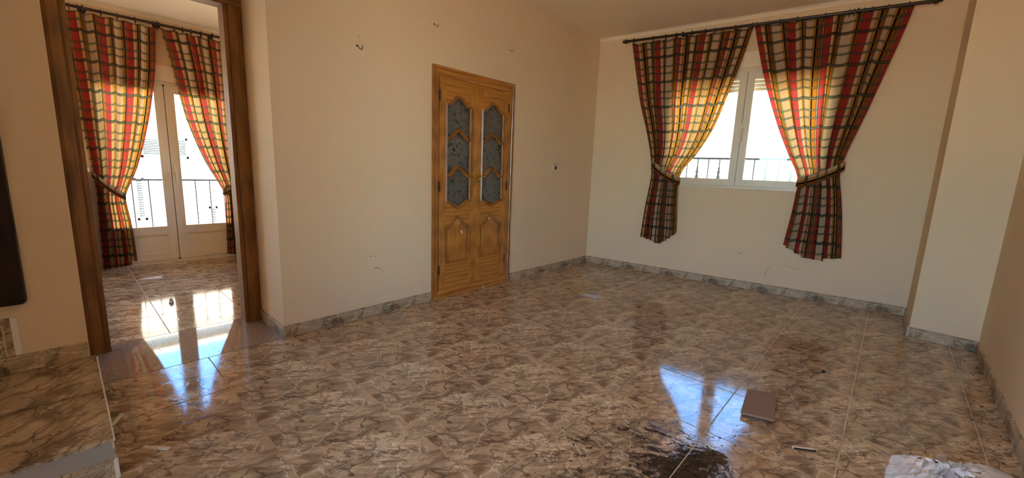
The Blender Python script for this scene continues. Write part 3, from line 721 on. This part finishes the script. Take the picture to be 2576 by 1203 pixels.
def curtain(frame, tab, bottoms, u0, width, tie, rings, rod_z, label, seed, tie_side, nf=8.5, v0=0.0):
    """tab: (z, left, right); tie: (outer t, z, inner t, z, half height)."""
    rnd = random.Random(seed)
    root = tag(empty('curtain', frame[0], frame[1]), label, 'curtain', 'plaid curtains held back with sashes')
    NU, NV = 150, 84
    ph = [rnd.uniform(0, 6.28) for _ in range(6)]
    ztop = tab[0][0]; ztie = (tie[1]+tie[3])/2
    vs = []; uvs = []; fs = []
    for j in range(NV+1):
        v = j/NV
        for i in range(NU+1):
            u = i/NU
            zb = lin(bottoms, u)
            # pleats pulled to the rings: top edge sags between them
            z = ztop+(zb-ztop)*v
            l, r = smooth_tab(tab, z)
            wdt = r-l
            up_ = max(0, min(1, (z-ztie)/(ztop-ztie)))
            dist = abs(z-ztie)
            pinch = math.exp(-(dist/.16)**2)
            fold = 2*PI*nf*(u+.018*math.sin(2*PI*2.3*u+ph[0])+.012*math.sin(2*PI*5*u+ph[1]))
            A = .006+.015*(1-up_)**0.8 if z > ztie else .024
            A *= (1-.35*pinch)
            A *= 0.75+0.5*math.sin(2*PI*1.7*u+ph[2])**2
            off = A*math.sin(fold)+.35*A*math.sin(2.1*fold+ph[3])+.010*math.sin(2*PI*1.1*u+3*v+ph[4])
            lat = .30*wdt/nf*math.cos(fold)*(0.15+0.55*(1-up_))
            e = min(1, u*18, (1-u)*18)
            t_ = l+wdt*u+lat*e
            # cloth swells toward the room above the sash, hugs the wall at the bottom
            base = .088+.022*math.sin(PI*min(1, max(0, v)))-(.02 if z < ztie else 0)
            o_ = -(base+off)
            o_ = min(o_, -.034)
            sag = .011*(0.5-0.5*math.cos(2*PI*(len(rings)-1)*u))*max(0, 1-v*9)
            vs.append((t_, o_, z-sag))
            bow = .012*math.sin(fold+.6)*(.4+.6*(1-up_))
            uvs.append((u0+width*u, (ztop-z)+v0+bow))
    for j in range(NV):
        for i in range(NU):
            a_ = j*(NU+1)+i; fs.append((a_, a_+1, a_+NU+2, a_+NU+1))
    def cloth(name, vs, fs, uvs, sol=0):
        me = bpy.data.meshes.new(name); me.from_pydata(vs, [], fs); me.materials.append(M_FAB)
        uvl = me.uv_layers.new(name='cloth')
        for lp in me.loops: uvl.data[lp.index].uv = uvs[lp.vertex_index]
        me.polygons.foreach_set('use_smooth', [True]*len(me.polygons)); me.update()
        return link(name, me, root)
    cloth('drape', vs, fs, uvs)
    # sash loop round the gathered cloth
    to, zo, ti, zi, hh = tie
    N = 56; vs = []; uvs = []; fs = []; L = 0; prev = None
    for k in range(N+1):
        a_ = k/N
        th = PI*0.5+2*PI*a_                       # starts at outer hook
        # loop in plan: ellipse between outer and inner point
        cxm = (to+ti)/2; rx = (to-ti)/2*1.03
        ct, sn = math.cos(2*PI*a_), math.sin(2*PI*a_)
        t_ = cxm+rx*ct
        s_ = (1-ct)/2                             # 0 at the outer, 1 at the inner
        front = sn > 0
        o_ = -(.088+.070*abs(sn)**.7) if front else -(.080-.062*abs(sn)**.7)
        o_ = -.030-(.058)*s_**.6 if not front and s_ < .999 else o_
        zc = zo+(zi-zo)*s_+(-.022*math.sin(PI*s_) if front else 0)
        h_ = hh*(1.0 if front else .8)*(1-.25*(abs(ct)**6))
        p = Vector((t_, o_, zc))
        if prev is not None: L += (p-prev).length
        prev = p
        for q in range(6):
            w_ = q/5
            bul = .006*math.sin(PI*w_)
            vs.append((t_, o_-bul*(1 if front else -.3), zc+h_*(1-2*w_)))
            uvs.append((.040+.092*w_, L*1.05+.05))
    for k in range(N):
        for q in range(5):
            a_ = k*6+q; fs.append((a_, a_+1, a_+7, a_+6))
    cloth('sash_band', vs, fs, uvs)
    MB().tube([(to, -.001, zo), (to, -.03, zo), (to+.004, -.045, zo+.008)], .004, 6).build('sash_hook', M_IRON, root)
    for t_, rz in rings:
        n = 16
        m = MB().tube([(t_, -.100+.027*math.cos(2*PI*k/n), rz+.027*math.sin(2*PI*k/n)-.007) for k in range(n)], .0045, 6, closed=True)
        m.tube([(t_, -.1, rz-.034), (t_, -.1, rz-.046)], .003, 5)
        m.build('curtain_ring', M_ROD, root, smooth=True)
    return root
RZ = lambda t: 2.828-.0155*t
curtain(WF, [(2.792, .457, 1.739), (2.465, .532, 1.672), (2.087, .623, 1.575), (1.755, .731, 1.475), (1.50, .80, 1.345), (1.32, .828, 1.215), (1.19, .830, 1.162), (1.10, .822, 1.155), (.868, .793, 1.167), (.62, .772, 1.185), (.395, .757, 1.205)],
        [(0, .456), (.3, .425), (.42, .392), (.55, .392), (.75, .46), (1, .559)], .115, 1.70, (.832, 1.375, 1.165, 1.165, .050),
        [(t, RZ(t)) for t in (.479, .712, .858, .977, 1.144, 1.283, 1.379, 1.575, 1.735)], 0, 'shorter plaid curtain on the left of the casement window, tied at its left', 3, -1, 7.5, .012)
curtain(WF, [(2.795, 1.752, 2.978), (2.50, 1.832, 2.918), (2.21, 1.918, 2.850), (1.95, 2.010, 2.790), (1.726, 2.098, 2.732), (1.50, 2.20, 2.675), (1.32, 2.29, 2.652), (1.20, 2.322, 2.668), (1.10, 2.318, 2.69), (.878, 2.306, 2.727), (.559, 2.275, 2.765), (.43, 2.268, 2.778)],
        [(0, .555), (.2, .495), (.4, .440), (.7, .430), (.71, .452), (1, .479)], .165, 1.37, (2.675, 1.385, 2.315, 1.205, .052),
        [(t, RZ(t)) for t in (1.773, 1.974, 2.119, 2.342, 2.523, 2.558, 2.628, 2.687, 2.797, 2.935)], 0, 'broad plaid curtain on the right of the casement window, tied at its right', 11, 1, 6.0, .02)
curtain(FF, [(2.612, -4.745, -4.028), (2.19, -4.725, -4.070), (1.80, -4.705, -4.135), (1.505, -4.695, -4.200), (1.116, -4.668, -4.309), (.90, -4.655, -4.395), (.80, -4.652, -4.428), (.68, -4.655, -4.425), (.50, -4.66, -4.408), (.02, -4.675, -4.395)],
        [(0, .02), (.5, .015), (.75, .03), (.85, .075), (1, .075)], .05, 1.15, (-4.662, 1.030, -4.432, .790, .042),
        [(t, 2.645) for t in (-4.73, -4.674, -4.613, -4.453, -4.334, -4.195, -4.051)], 0, 'long plaid curtain on the left of the balcony door', 5, -1, 6.5, .03)
curtain(FF, [(2.615, -4.002, -3.290), (2.218, -3.930, -3.305), (1.90, -3.885, -3.32), (1.627, -3.835, -3.335), (1.226, -3.714, -3.355), (.95, -3.59, -3.37), (.83, -3.532, -3.372), (.74, -3.522, -3.365), (.50, -3.53, -3.35), (.02, -3.545, -3.33)],
        [(0, .05), (.4, .03), (1, .02)], .06, 1.15, (-3.362, .985, -3.540, .825, .042),
        [(t, 2.645) for t in (-4.000, -3.874, -3.8, -3.725, -3.634, -3.411, -3.31)], 0, 'long plaid curtain on the right of the balcony door', 8, 1, 6.5, .10)

def rod(frame, t0, t1, z0, z1, brackets, label):
    root = tag(empty('curtain_rod', frame[0], frame[1]), label, 'curtain rod', 'dark wooden curtain rods')
    MB().tube([(t0, -.1, z0), (t1, -.1, z1)], .0145, 12).build('pole', M_ROD, root, smooth=True)
    for t_, z_, s in ((t0, z0, -1), (t1, z1, 1)):
        MB().lathe([(.0145, -.01), (.018, .0), (.018, .008), (.012, .014), (.021, .026), (.026, .040), (.021, .054), (.012, .062), (.016, .070), (.013, .080), (.004, .086)], (t_, -.1, z_), (s, 0, 0), 14).build('finial', M_ROD, root, smooth=True)
    for t_ in brackets:
        z_ = z0+(z1-z0)*(t_-t0)/(t1-t0)
        m = MB().lathe([(.030, 0), (.030, .008), (.014, .014), (.012, .06), (.016, .07)], (t_, 0, z_), (0, -1, 0), 12)
        n = 14; m.tube([(t_, -.1+.021*math.cos(2*PI*k/n), z_+.021*math.sin(2*PI*k/n)) for k in range(n)], .008, 6, closed=True)
        m.build('bracket', M_ROD, root, smooth=True)
rod(WF, .425, 3.06, RZ(.425), RZ(3.06), [1.042, 2.585], 'dark brown curtain rod above the casement window')
rod(FF, -4.80, -3.20, 2.645, 2.645, [-4.581, -4.019, -3.524], 'dark brown curtain rod above the balcony door')

# ------------------------------------------------------------------ things on the walls
so = tag(empty('wall_socket', CF[0], CF[1]), 'ivory square power socket right of the double doors', 'socket')
sc_ = (-.835, 1.275)
MB().box(sc_[0]-.052, sc_[0]+.052, -.010, 0, sc_[1]-.05, sc_[1]+.05).build('cover_plate', M_PLASTIC, so, bevel=.003)
MB().lathe([(.021, 0), (.021, .004), (.018, .004), (.017, .001)], (sc_[0]+.002, -.0095, sc_[1]-.002), (0, -1, 0), 16).build('socket_well', M_HOLE, so)
for dz in (-.011, .011): MB().lathe([(.004, 0), (.004, .004)], (sc_[0]+.002, -.0115, sc_[1]-.002+dz), (0, -1, 0), 8).build('pin_hole', M_HOLE, so)
MB().box(sc_[0]-.044, sc_[0]+.044, -.0115, -.009, sc_[1]+.034, sc_[1]+.038).build('cover_seam', M_HINGE, so)
for (yy, zz, s, lb) in ((-3.311, 2.079, 1.15, 'small dark cup hook on the cream wall, lowest, nearest the opening'), (-2.621, 2.411, 1.0, 'small dark cup hook high on the wall above the left door leaf'), (-1.693, 2.412, .7, 'smallest dark cup hook, above the right door leaf')):
    h = MB().tube([(yy-.012*s, .01, zz+.012*s), (yy-.011*s, -.012, zz+.010*s), (yy-.008*s, -.026, zz-.006*s), (yy, -.032, zz-.013*s), (yy+.009*s, -.034, zz-.008*s), (yy+.011*s, -.034, zz+.012*s)], .0024*s, 6)
    h.lathe([(.006*s, 0), (.005*s, .003)], (yy-.012*s, 0, zz+.012*s), (0, -1, 0), 8)
    tag(h.build('cup_hook', M_IRON, None, smooth=True, loc=CF[0], rotz=CF[1]), lb, 'hook', 'cup hooks in the cream wall')
def crackline(pts, frame, r=.0013):
    m = MB().tube([(a_, 0.0005, b_) for a_, b_ in pts], [r*(.5+random.random()) for _ in pts], 4)
    return m
cr = [(2.139, .164), (2.145, .19), (2.151, .215), (2.163, .245), (2.185, .262), (2.205, .30), (2.229, .323), (2.262, .331), (2.30, .327), (2.325, .322), (2.36, .315), (2.395, .304), (2.43, .31), (2.45, .292), (2.464, .297)]
bw = bpy.data.objects['wall_back']
crackline(cr, WF).build('plaster_crack', M_CRACK, bw)
crackline([(1.855, .391), (1.875, .393), (1.906, .394)], WF, .002).build('scuff_mark', M_CRACK, bw)
wlft = bpy.data.objects['wall_left']
for pts in ([(-3.26, .497), (-3.245, .505), (-3.235, .497)], [(-3.225, .505), (-3.21, .492), (-3.2, .488)], [(-3.225, .395), (-3.20, .40), (-3.175, .39), (-3.155, .37), (-3.15, .36)], [(-3.314, 2.17), (-3.308, 2.15), (-3.305, 2.135)]):
    crackline(pts, CF, .0018).build('scuff_mark', M_CRACK, wlft)

# dark wooden panel hung on the stair wall
dp = tag(empty('wall_panel', CF[0], CF[1]), 'dark brown wooden panel with rounded corner on the left edge wall', 'panel')
def rrect(x0, x1, z0, z1, r, n=6):
    pts = []
    for cx, cz, a0 in ((x1-r, z0+r, -PI/2), (x1-r, z1-r, 0), (x0+r, z1-r, PI/2), (x0+r, z0+r, PI)):
        pts += [(cx+r*math.cos(a0+PI/2*k/n), cz+r*math.sin(a0+PI/2*k/n)) for k in range(n+1)]
    return pts
SWAP = Matrix(((1, 0, 0, 0), (0, 0, 1, 0), (0, 1, 0, 0), (0, 0, 0, 1)))
me = MB().prism(rrect(-5.88, -5.068, .512, 2.2, .022), -.030, -.001).mesh('board', M_LITEDGE); me.transform(SWAP); link('board', me, dp)
me = MB().prism(rrect(-5.876, -5.073, .517, 2.195, .020), -.046, -.030).mesh('front_face', M_DARKW); me.transform(SWAP); link('front_face', me, dp, bevel=.002)['label'] = 'near-black face'

# sideboard in the far room behind the left curtain
sb = tag(empty('sideboard', (-2.745, -4.715, 0)), 'brown wooden sideboard with white stone top behind the far left curtain', 'sideboard')
MB().box(-.30, 0, -.62, 0, .06, 1.065).build('carcass', M_CAB, sb, bevel=.003)
MB().box(-.29, -.012, -.61, -.01, 0, .06).build('plinth', M_DARKW, sb)
MB().box(-.305, .022, -.64, .022, 1.065, 1.105).build('stone_top', M_STONETOP, sb, bevel=.004)
for a_ in (-.60, -.305):
    dd = MB().box(0, .016, a_, a_+.285, .10, 1.03).build('door', M_CAB, sb, bevel=.003)
    MB().lathe([(.006, 0), (.006, .012), (.011, .018), (.008, .026)], (.016, a_+(.25 if a_ < -.5 else .035), .62), (1, 0, 0), 10).build('knob', M_BRASS, dd, smooth=True)
MB().box(-.28, -.02, 0, .006, .10, .60).box(-.28, -.02, 0, .006, .64, 1.03).build('side_panel', M_CAB, sb)

# ------------------------------------------------------------------ litter on the floor
def place(m, name, mat, x, y, rz, label, cat, group=None, z=0, smooth=False, bevel=0):
    return tag(m.build(name, mat, None, smooth=smooth, bevel=bevel, loc=(x, y, z), rotz=rz), label, cat, group)
M_MDF = plain('grey_brown_board', (0.27, 0.18, 0.125), 0.85, var=0.08, scale=60, spec=0.15)
W_, Hh = .074, .1655                       # one edge sits on a lump, so the board lies a little tilted
m = MB()
sx0, sx1, sy0, sy1 = -.052, .016, .103, .121
for b in ((-W_, W_, -Hh, sy0), (-W_, W_, sy1, Hh), (-W_, sx0, sy0, sy1), (sx1, W_, sy0, sy1)): m.box(b[0], b[1], b[2], b[3], -.011, 0)
bd = place(m, 'slotted_board', M_MDF, 2.6702, -2.4243, .130, 'grey brown rectangular board with a slot, lying beside the window reflection', 'board', z=.0262)
bd.rotation_euler = (-.036, -.106, .130)
m = MB().box(-.045, .045, -.006, .006, 0, .008)
sp = place(m, 'wood_sliver', M_WHITEEDGE, 2.907, -2.680, math.atan2(.05, .076), 'thin pale wood sliver with a black side near the bottom right', 'wood scrap')
MB().prism([(-.030, -.0085), (.045, -.0085), (.050, -.006), (-.045, -.006)], 0, .0085).build('dark_side', M_HOLE, sp)
def film(name, alpha=0.55, col=(0.9, 0.92, 0.95)):
    t = NT(name); o = t.obj()
    n = t.noise(o, 26, 5, 0.65, 1.2)
    t.b.inputs['Base Color'].default_value = (*col, 1); t.b.inputs['Roughness'].default_value = 0.17
    t.link(t.math('MULTIPLY', t.math('ADD', n.outputs[0], 0.25), alpha, clamp=True), t.b.inputs['Alpha'])
    t.bump(n.outputs[0], 0.8, 0.01)
    return t.m
M_BAG = film('translucent_white_plastic', 1.25)
M_FILM = film('clear_plastic_film', 0.30)
M_ROD_GL = plain('shiny_clear_plastic', (0.85, 0.82, 0.72), 0.08)
def crumple(poly, hgt, seed, n=26, thick=0.0):
    """wrinkled sheet over a polygon outline (list of xy)."""
    rnd = random.Random(seed); xs = [p[0] for p in poly]; ys = [p[1] for p in poly]
    cx, cy_ = sum(xs)/len(xs), sum(ys)/len(ys); vs = [(cx, cy_, hgt)]; fs = []
    rings_ = 9; per = []
    for i in range(len(poly)):
        p, q = poly[i], poly[(i+1) % len(poly)]
        k = max(2, int(n*math.dist(p, q)/sum(math.dist(poly[j], poly[(j+1) % len(poly)]) for j in range(len(poly)))))
        for s_ in range(k): per.append((p[0]+(q[0]-p[0])*s_/k+rnd.uniform(-.003, .003), p[1]+(q[1]-p[1])*s_/k+rnd.uniform(-.003, .003)))
    N = len(per)
    for r_ in range(1, rings_+1):
        f = r_/rings_
        for k, (x, y) in enumerate(per):
            zz = hgt*(1-f**3)*(.45+.55*abs(math.sin(k*1.7+r_*.9)))+rnd.uniform(0, hgt*.35)*(1-.6*f)+.0015
            vs.append((cx+(x-cx)*f, cy_+(y-cy_)*f, zz))
    for k in range(N): fs.append((0, 1+k, 1+(k+1) % N))
    for r_ in range(rings_-1):
        for k in range(N):
            a_ = 1+r_*N+k; b_ = 1+r_*N+(k+1) % N; fs.append((a_, a_+N, b_+N, b_))
    return MB().add(vs, fs)
bx, by = 3.38, -2.52
bag = crumple([(x-bx, y-by) for x, y in [(3.214, -2.43), (3.24, -2.405), (3.345, -2.375), (3.45, -2.285), (3.545, -2.205), (3.60, -2.235), (3.62, -2.42), (3.50, -2.80), (3.19, -2.86), (3.19, -2.62)]], .05, 4, 60)
bg = place(bag, 'plastic_bag', M_BAG, bx, by, 0, 'crumpled translucent white plastic bag at the bottom right', 'plastic bag', smooth=True)
MB().add([(-.03, .142, .02), (.012, .176, .02), (.008, .18, .050), (-.024, .150, .056)], [(0, 1, 2, 3)]).build('torn_flap', M_FILM, bg)
m = crumple([(-.12, -.02), (-.10, .03), (.02, .02), (.12, .03), (.125, -.01), (.03, -.03)], .02, 9, 36)
place(m, 'plastic_wrapper', M_FILM, .955, -1.39, .30, 'clear crumpled plastic wrapper on the floor near the double doors', 'wrapper', smooth=True)
for (x, y, r_, L, lb) in ((.867, -4.737, math.atan2(.073, .086), .056, 'shiny clear plastic strip lying flat near the bottom left'), (.490, -4.832, math.atan2(.041, -.091), .048, 'shiny clear plastic strip leaning at the edge of the tiled step')):
    m = MB().box(-L, L, -.007, .007, 0, .003).box(-L, L, -.007, -.005, .003, .006).box(-L, L, .005, .007, .003, .006).box(-L, L, -.001, .001, .003, .007)
    place(m, 'plastic_strip', M_ROD_GL, x, y, r_, lb, 'plastic strip', 'shiny plastic strips on the floor')
M_LEAF = plain('dry_leaf', (0.33, 0.20, 0.09), 0.7, var=0.3)
for (x, y, r_, s, lb) in ((.215, -4.83, .9, 1.0, 'curled dry leaf near the step edge, the larger one'), (.160, -4.82, .2, .6, 'tiny dry leaf scrap nearest the wooden jamb')):
    m = MB(); n = 6; vs = []
    for k in range(n+1):
        f = k/n; wv = .010*math.sin(PI*f)+.001
        vs += [(-.03+.06*f, -wv, .004+.008*math.sin(PI*f)), (-.03+.06*f, 0, .002+.004*f), (-.03+.06*f, wv, .005+.006*math.sin(PI*f))]
    fs = []
    for k in range(n): fs += [(3*k, 3*k+1, 3*k+4, 3*k+3), (3*k+1, 3*k+2, 3*k+5, 3*k+4)]
    m.add([tuple(c*s for c in v) for v in vs], fs)
    place(m, 'dry_leaf', M_LEAF, x, y, r_, lb, 'leaf', 'dry leaves by the step')
m = crumple([(-.03, -.012), (-.01, .02), (.03, .018), (.025, -.018)], .03, 21, 18)
place(m, 'foil_scrap', plain('crumpled_foil', (0.55, 0.56, 0.58), 0.25, 0.7), -1.405, -4.352, 0, 'crumpled silver foil scrap on the far room floor', 'foil')
m = crumple([(-.10, -.03), (-.06, .02), (.02, .03), (.11, .07), (.06, .0), (.12, -.01), (.02, -.03)], .012, 23, 30)
place(m, 'film_scrap', M_BAG, -2.43, -4.38, 1.3, 'bright torn plastic film on the far floor by the left curtain', 'plastic film', smooth=True)
m = MB().box(-.02, .02, -.006, .006, 0, .003); place(m, 'paper_scrap', M_CHIP, -1.70, -4.412, .9, 'small white paper scrap on the far room floor', 'paper')
m = crumple([(-.014, -.008), (-.006, .010), (.012, .008), (.013, -.006)], .014, 31, 12)
place(m, 'charred_bit', M_HOLE, 2.873, -1.638, .4, 'small black lump on the floor right of the slotted board', 'debris')
# crumbs of dirt, too many to count
rnd = random.Random(3); m = MB()
def crumb(x, y, s):
    if abs(x-2.67) < .14 and abs(y+2.42) < .22: return
    a_ = rnd.uniform(0, 6.28); c, q = math.cos(a_)*s, math.sin(a_)*s; h_ = s*rnd.uniform(.5, .9)
    m.add([(x+c, y+q, 0), (x-q, y+c, 0), (x-c, y-q, 0), (x+q*1.2, y-c, 0), (x, y, h_)], [(0, 1, 4), (1, 2, 4), (2, 3, 4), (3, 0, 4)])
for _ in range(420): crumb(rnd.uniform(.05, 3.55), rnd.uniform(-5.6, -.1), rnd.uniform(.0015, .0045))
for _ in range(90):
    t_ = rnd.uniform(.1, 3.2); d = rnd.uniform(.015, .09); crumb(t_*math.cos(AW)+d*math.sin(AW), t_*math.sin(AW)-d*math.cos(AW), rnd.uniform(.003, .009))
for _ in range(60): crumb(.012+abs(rnd.gauss(0, .04))+.004, rnd.choice([rnd.uniform(-3.9, -2.6), rnd.uniform(-1.6, -.1)]), rnd.uniform(.002, .007))
for _ in range(60): y_ = rnd.uniform(-3.2, -.5); crumb(XR(y_)-.014-abs(rnd.gauss(0, .05)), y_, rnd.uniform(.003, .009))
for _ in range(180): crumb(rnd.gauss(2.42, .22), rnd.gauss(-3.2, .28), rnd.uniform(.002, .006))
for _ in range(120): crumb(rnd.uniform(-.55, .0), rnd.uniform(-4.78, -3.95), rnd.uniform(.0015, .004))
tag(m.build('dirt_crumbs', plain('dark_dirt', (0.07, 0.045, 0.028), 0.9)), 'dark crumbs of dirt scattered over the tiled floor', 'dirt', kind='stuff')

# ------------------------------------------------------------------ outdoors
M_FAC1 = plain('pale_facade_render', (0.40, 0.345, 0.25), 0.9, scale=3)
M_FAC2 = plain('white_facade_render', (0.60, 0.57, 0.52), 0.9, scale=3)
M_FAC3 = plain('cream_facade_render', (0.38, 0.345, 0.28), 0.9, scale=3)
M_COPING = plain('grey_coping', (0.14, 0.145, 0.16), 0.8)
M_LOUV = plain('pale_green_louvre', (0.17, 0.19, 0.16), 0.7)
M_BOUNCE = plain('warm_bounce_paving', (0.78, 0.55, 0.35), 0.9, scale=3)  # paving of the added porch, coloured to bounce warm light indoors
M_STREET = plain('street_paving', (0.42, 0.40, 0.37), 0.9, scale=2)
def railing(frame, t0, t1, off, z0, z1, pitch, first, ornate, label):
    root = tag(empty('balcony_railing', frame[0], frame[1]), label, 'railing')
    MB().box(t0, t1, off-.018, off+.018, z1-.012, z1+.010).build('top_rail', M_RAIL, root)
    MB().box(t0, t1, off-.012, off+.012, z0, z0+.012).build('bottom_rail', M_RAIL, root)
    t_ = first; k = 0
    while t_ < t1:
        m = MB().box(t_-.006, t_+.006, off-.006, off+.006, z0+.012, z1-.012)
        if ornate and k % 2 == 1:
            zc = (z0+z1)/2+.03
            m.lathe([(.006, -.14), (.014, -.12), (.010, -.10), (.020, -.075), (.013, -.045), (.022, -.02), (.022, .02), (.013, .045), (.020, .075), (.010, .10), (.014, .12), (.006, .14)], (t_, off, zc), (0, 0, 1), 8)
        m.build('baluster', M_RAIL, root); t_ += pitch; k += 1
    return root
railing(WF, .40, 3.1, .35, .92, 1.455, .1225, .403, True, 'grey iron railing with knotted balusters outside the casement window')
struct(MB().box(-5.3, -2.7, .2, .50, -.20, .04).build('balcony_slab', M_FAC1, None, loc=FF[0], rotz=FF[1]), 'narrow balcony slab outside the balcony door', 'balcony')
railing(FF, -5.2, -2.8, .42, .04, .955, .152, -5.087, False, 'thin dark iron railing outside the balcony door')
struct(MB().box(-40, 40, -40, 40, -3.4, -3.2).build('ground', M_STREET), 'pale street paving below the windows', 'ground')
# low cream building and a taller white one opposite the casement window
b1 = tag(empty('building', WF[0], WF[1]), 'low cream house with grey coping across from the casement window', 'building')
MB().box(-5.5, 14, 6.0, 9.0, -3.2, 1.76).build('facade', M_FAC1, b1)
MB().box(-5.6, 14, 5.9, 9.1, 1.76, 1.84).build('coping', M_COPING, b1)
for a_ in (-3.5, -.2, 3.2, 6.6): MB().box(a_, a_+.9, 5.985, 6.0, -1.4, .3).build('window', M_LOUV, b1)
b2 = tag(empty('building', WF[0], WF[1]), 'tall white house rising behind the low cream house', 'building')
MB().box(-7, 22, 13.0, 18.0, -3.2, 5.2).build('facade', M_FAC2, b2)
MB().box(-7.2, 22.2, 12.8, 18.2, 5.2, 5.4).build('roof_edge', M_FAC2, b2)
# white house across from the balcony door
b3 = tag(empty('building', (-8.5, 0, 0), PI/2), 'white house with pale louvred shutters across from the balcony door', 'building')
MB().box(-16, 5, 0, 4, -3.2, 2.95).build('facade', M_FAC3, b3)
MB().box(-16.1, 5.1, -.15, 4.1, 2.95, 3.05).build('roof_edge', M_FAC3, b3)
def shutter(t0, t1, z0, z1, n):
    f_ = MB().box(t0, t0+.04, -.05, 0, z0, z1).box(t1-.04, t1, -.05, 0, z0, z1).box(t0, t1, -.05, 0, z0, z0+.05).box(t0, t1, -.05, 0, z1-.05, z1).build('shutter', M_LOUV, b3)
    for k in range(n):
        z = z0+.06+(z1-z0-.12)*k/n
        MB().add([(t0+.04, -.045, z), (t1-.04, -.045, z), (t1-.04, -.010, z+(z1-z0-.12)/n*.8), (t0+.04, -.010, z+(z1-z0-.12)/n*.8), (t0+.04, -.035, z), (t1-.04, -.035, z), (t1-.04, 0, z+(z1-z0-.12)/n*.8), (t0+.04, 0, z+(z1-z0-.12)/n*.8)],
                 [(0, 1, 2, 3), (4, 7, 6, 5), (0, 4, 5, 1), (3, 2, 6, 7)]).build('louvre_slat', M_LOUV, f_)
shutter(-3.70, -2.91, 1.20, 1.64, 9)
shutter(-3.86, -3.70, -.10, .78, 16)
shutter(-2.62, -2.46, -.30, .14, 8)
MB().box(-4.4, -1.8, -.10, 0, -.55, -.45).build('ledge', M_FAC1, b3)
# added unseen porch: overhang shades the added window, paving bounces warm light inside
struct(MB().box(-1, 3.85, YB-2.0, YB-.21, 2.75, 2.95).build('shade_roof', M_CEIL), 'added porch overhang shading the window behind the viewer', 'shade_roof')
struct(MB().box(-1, 3.85, YB-4, YB-.21, -.25, -.05).build('ground', M_BOUNCE), 'added porch floor bouncing sunlight in behind the viewer', 'ground')
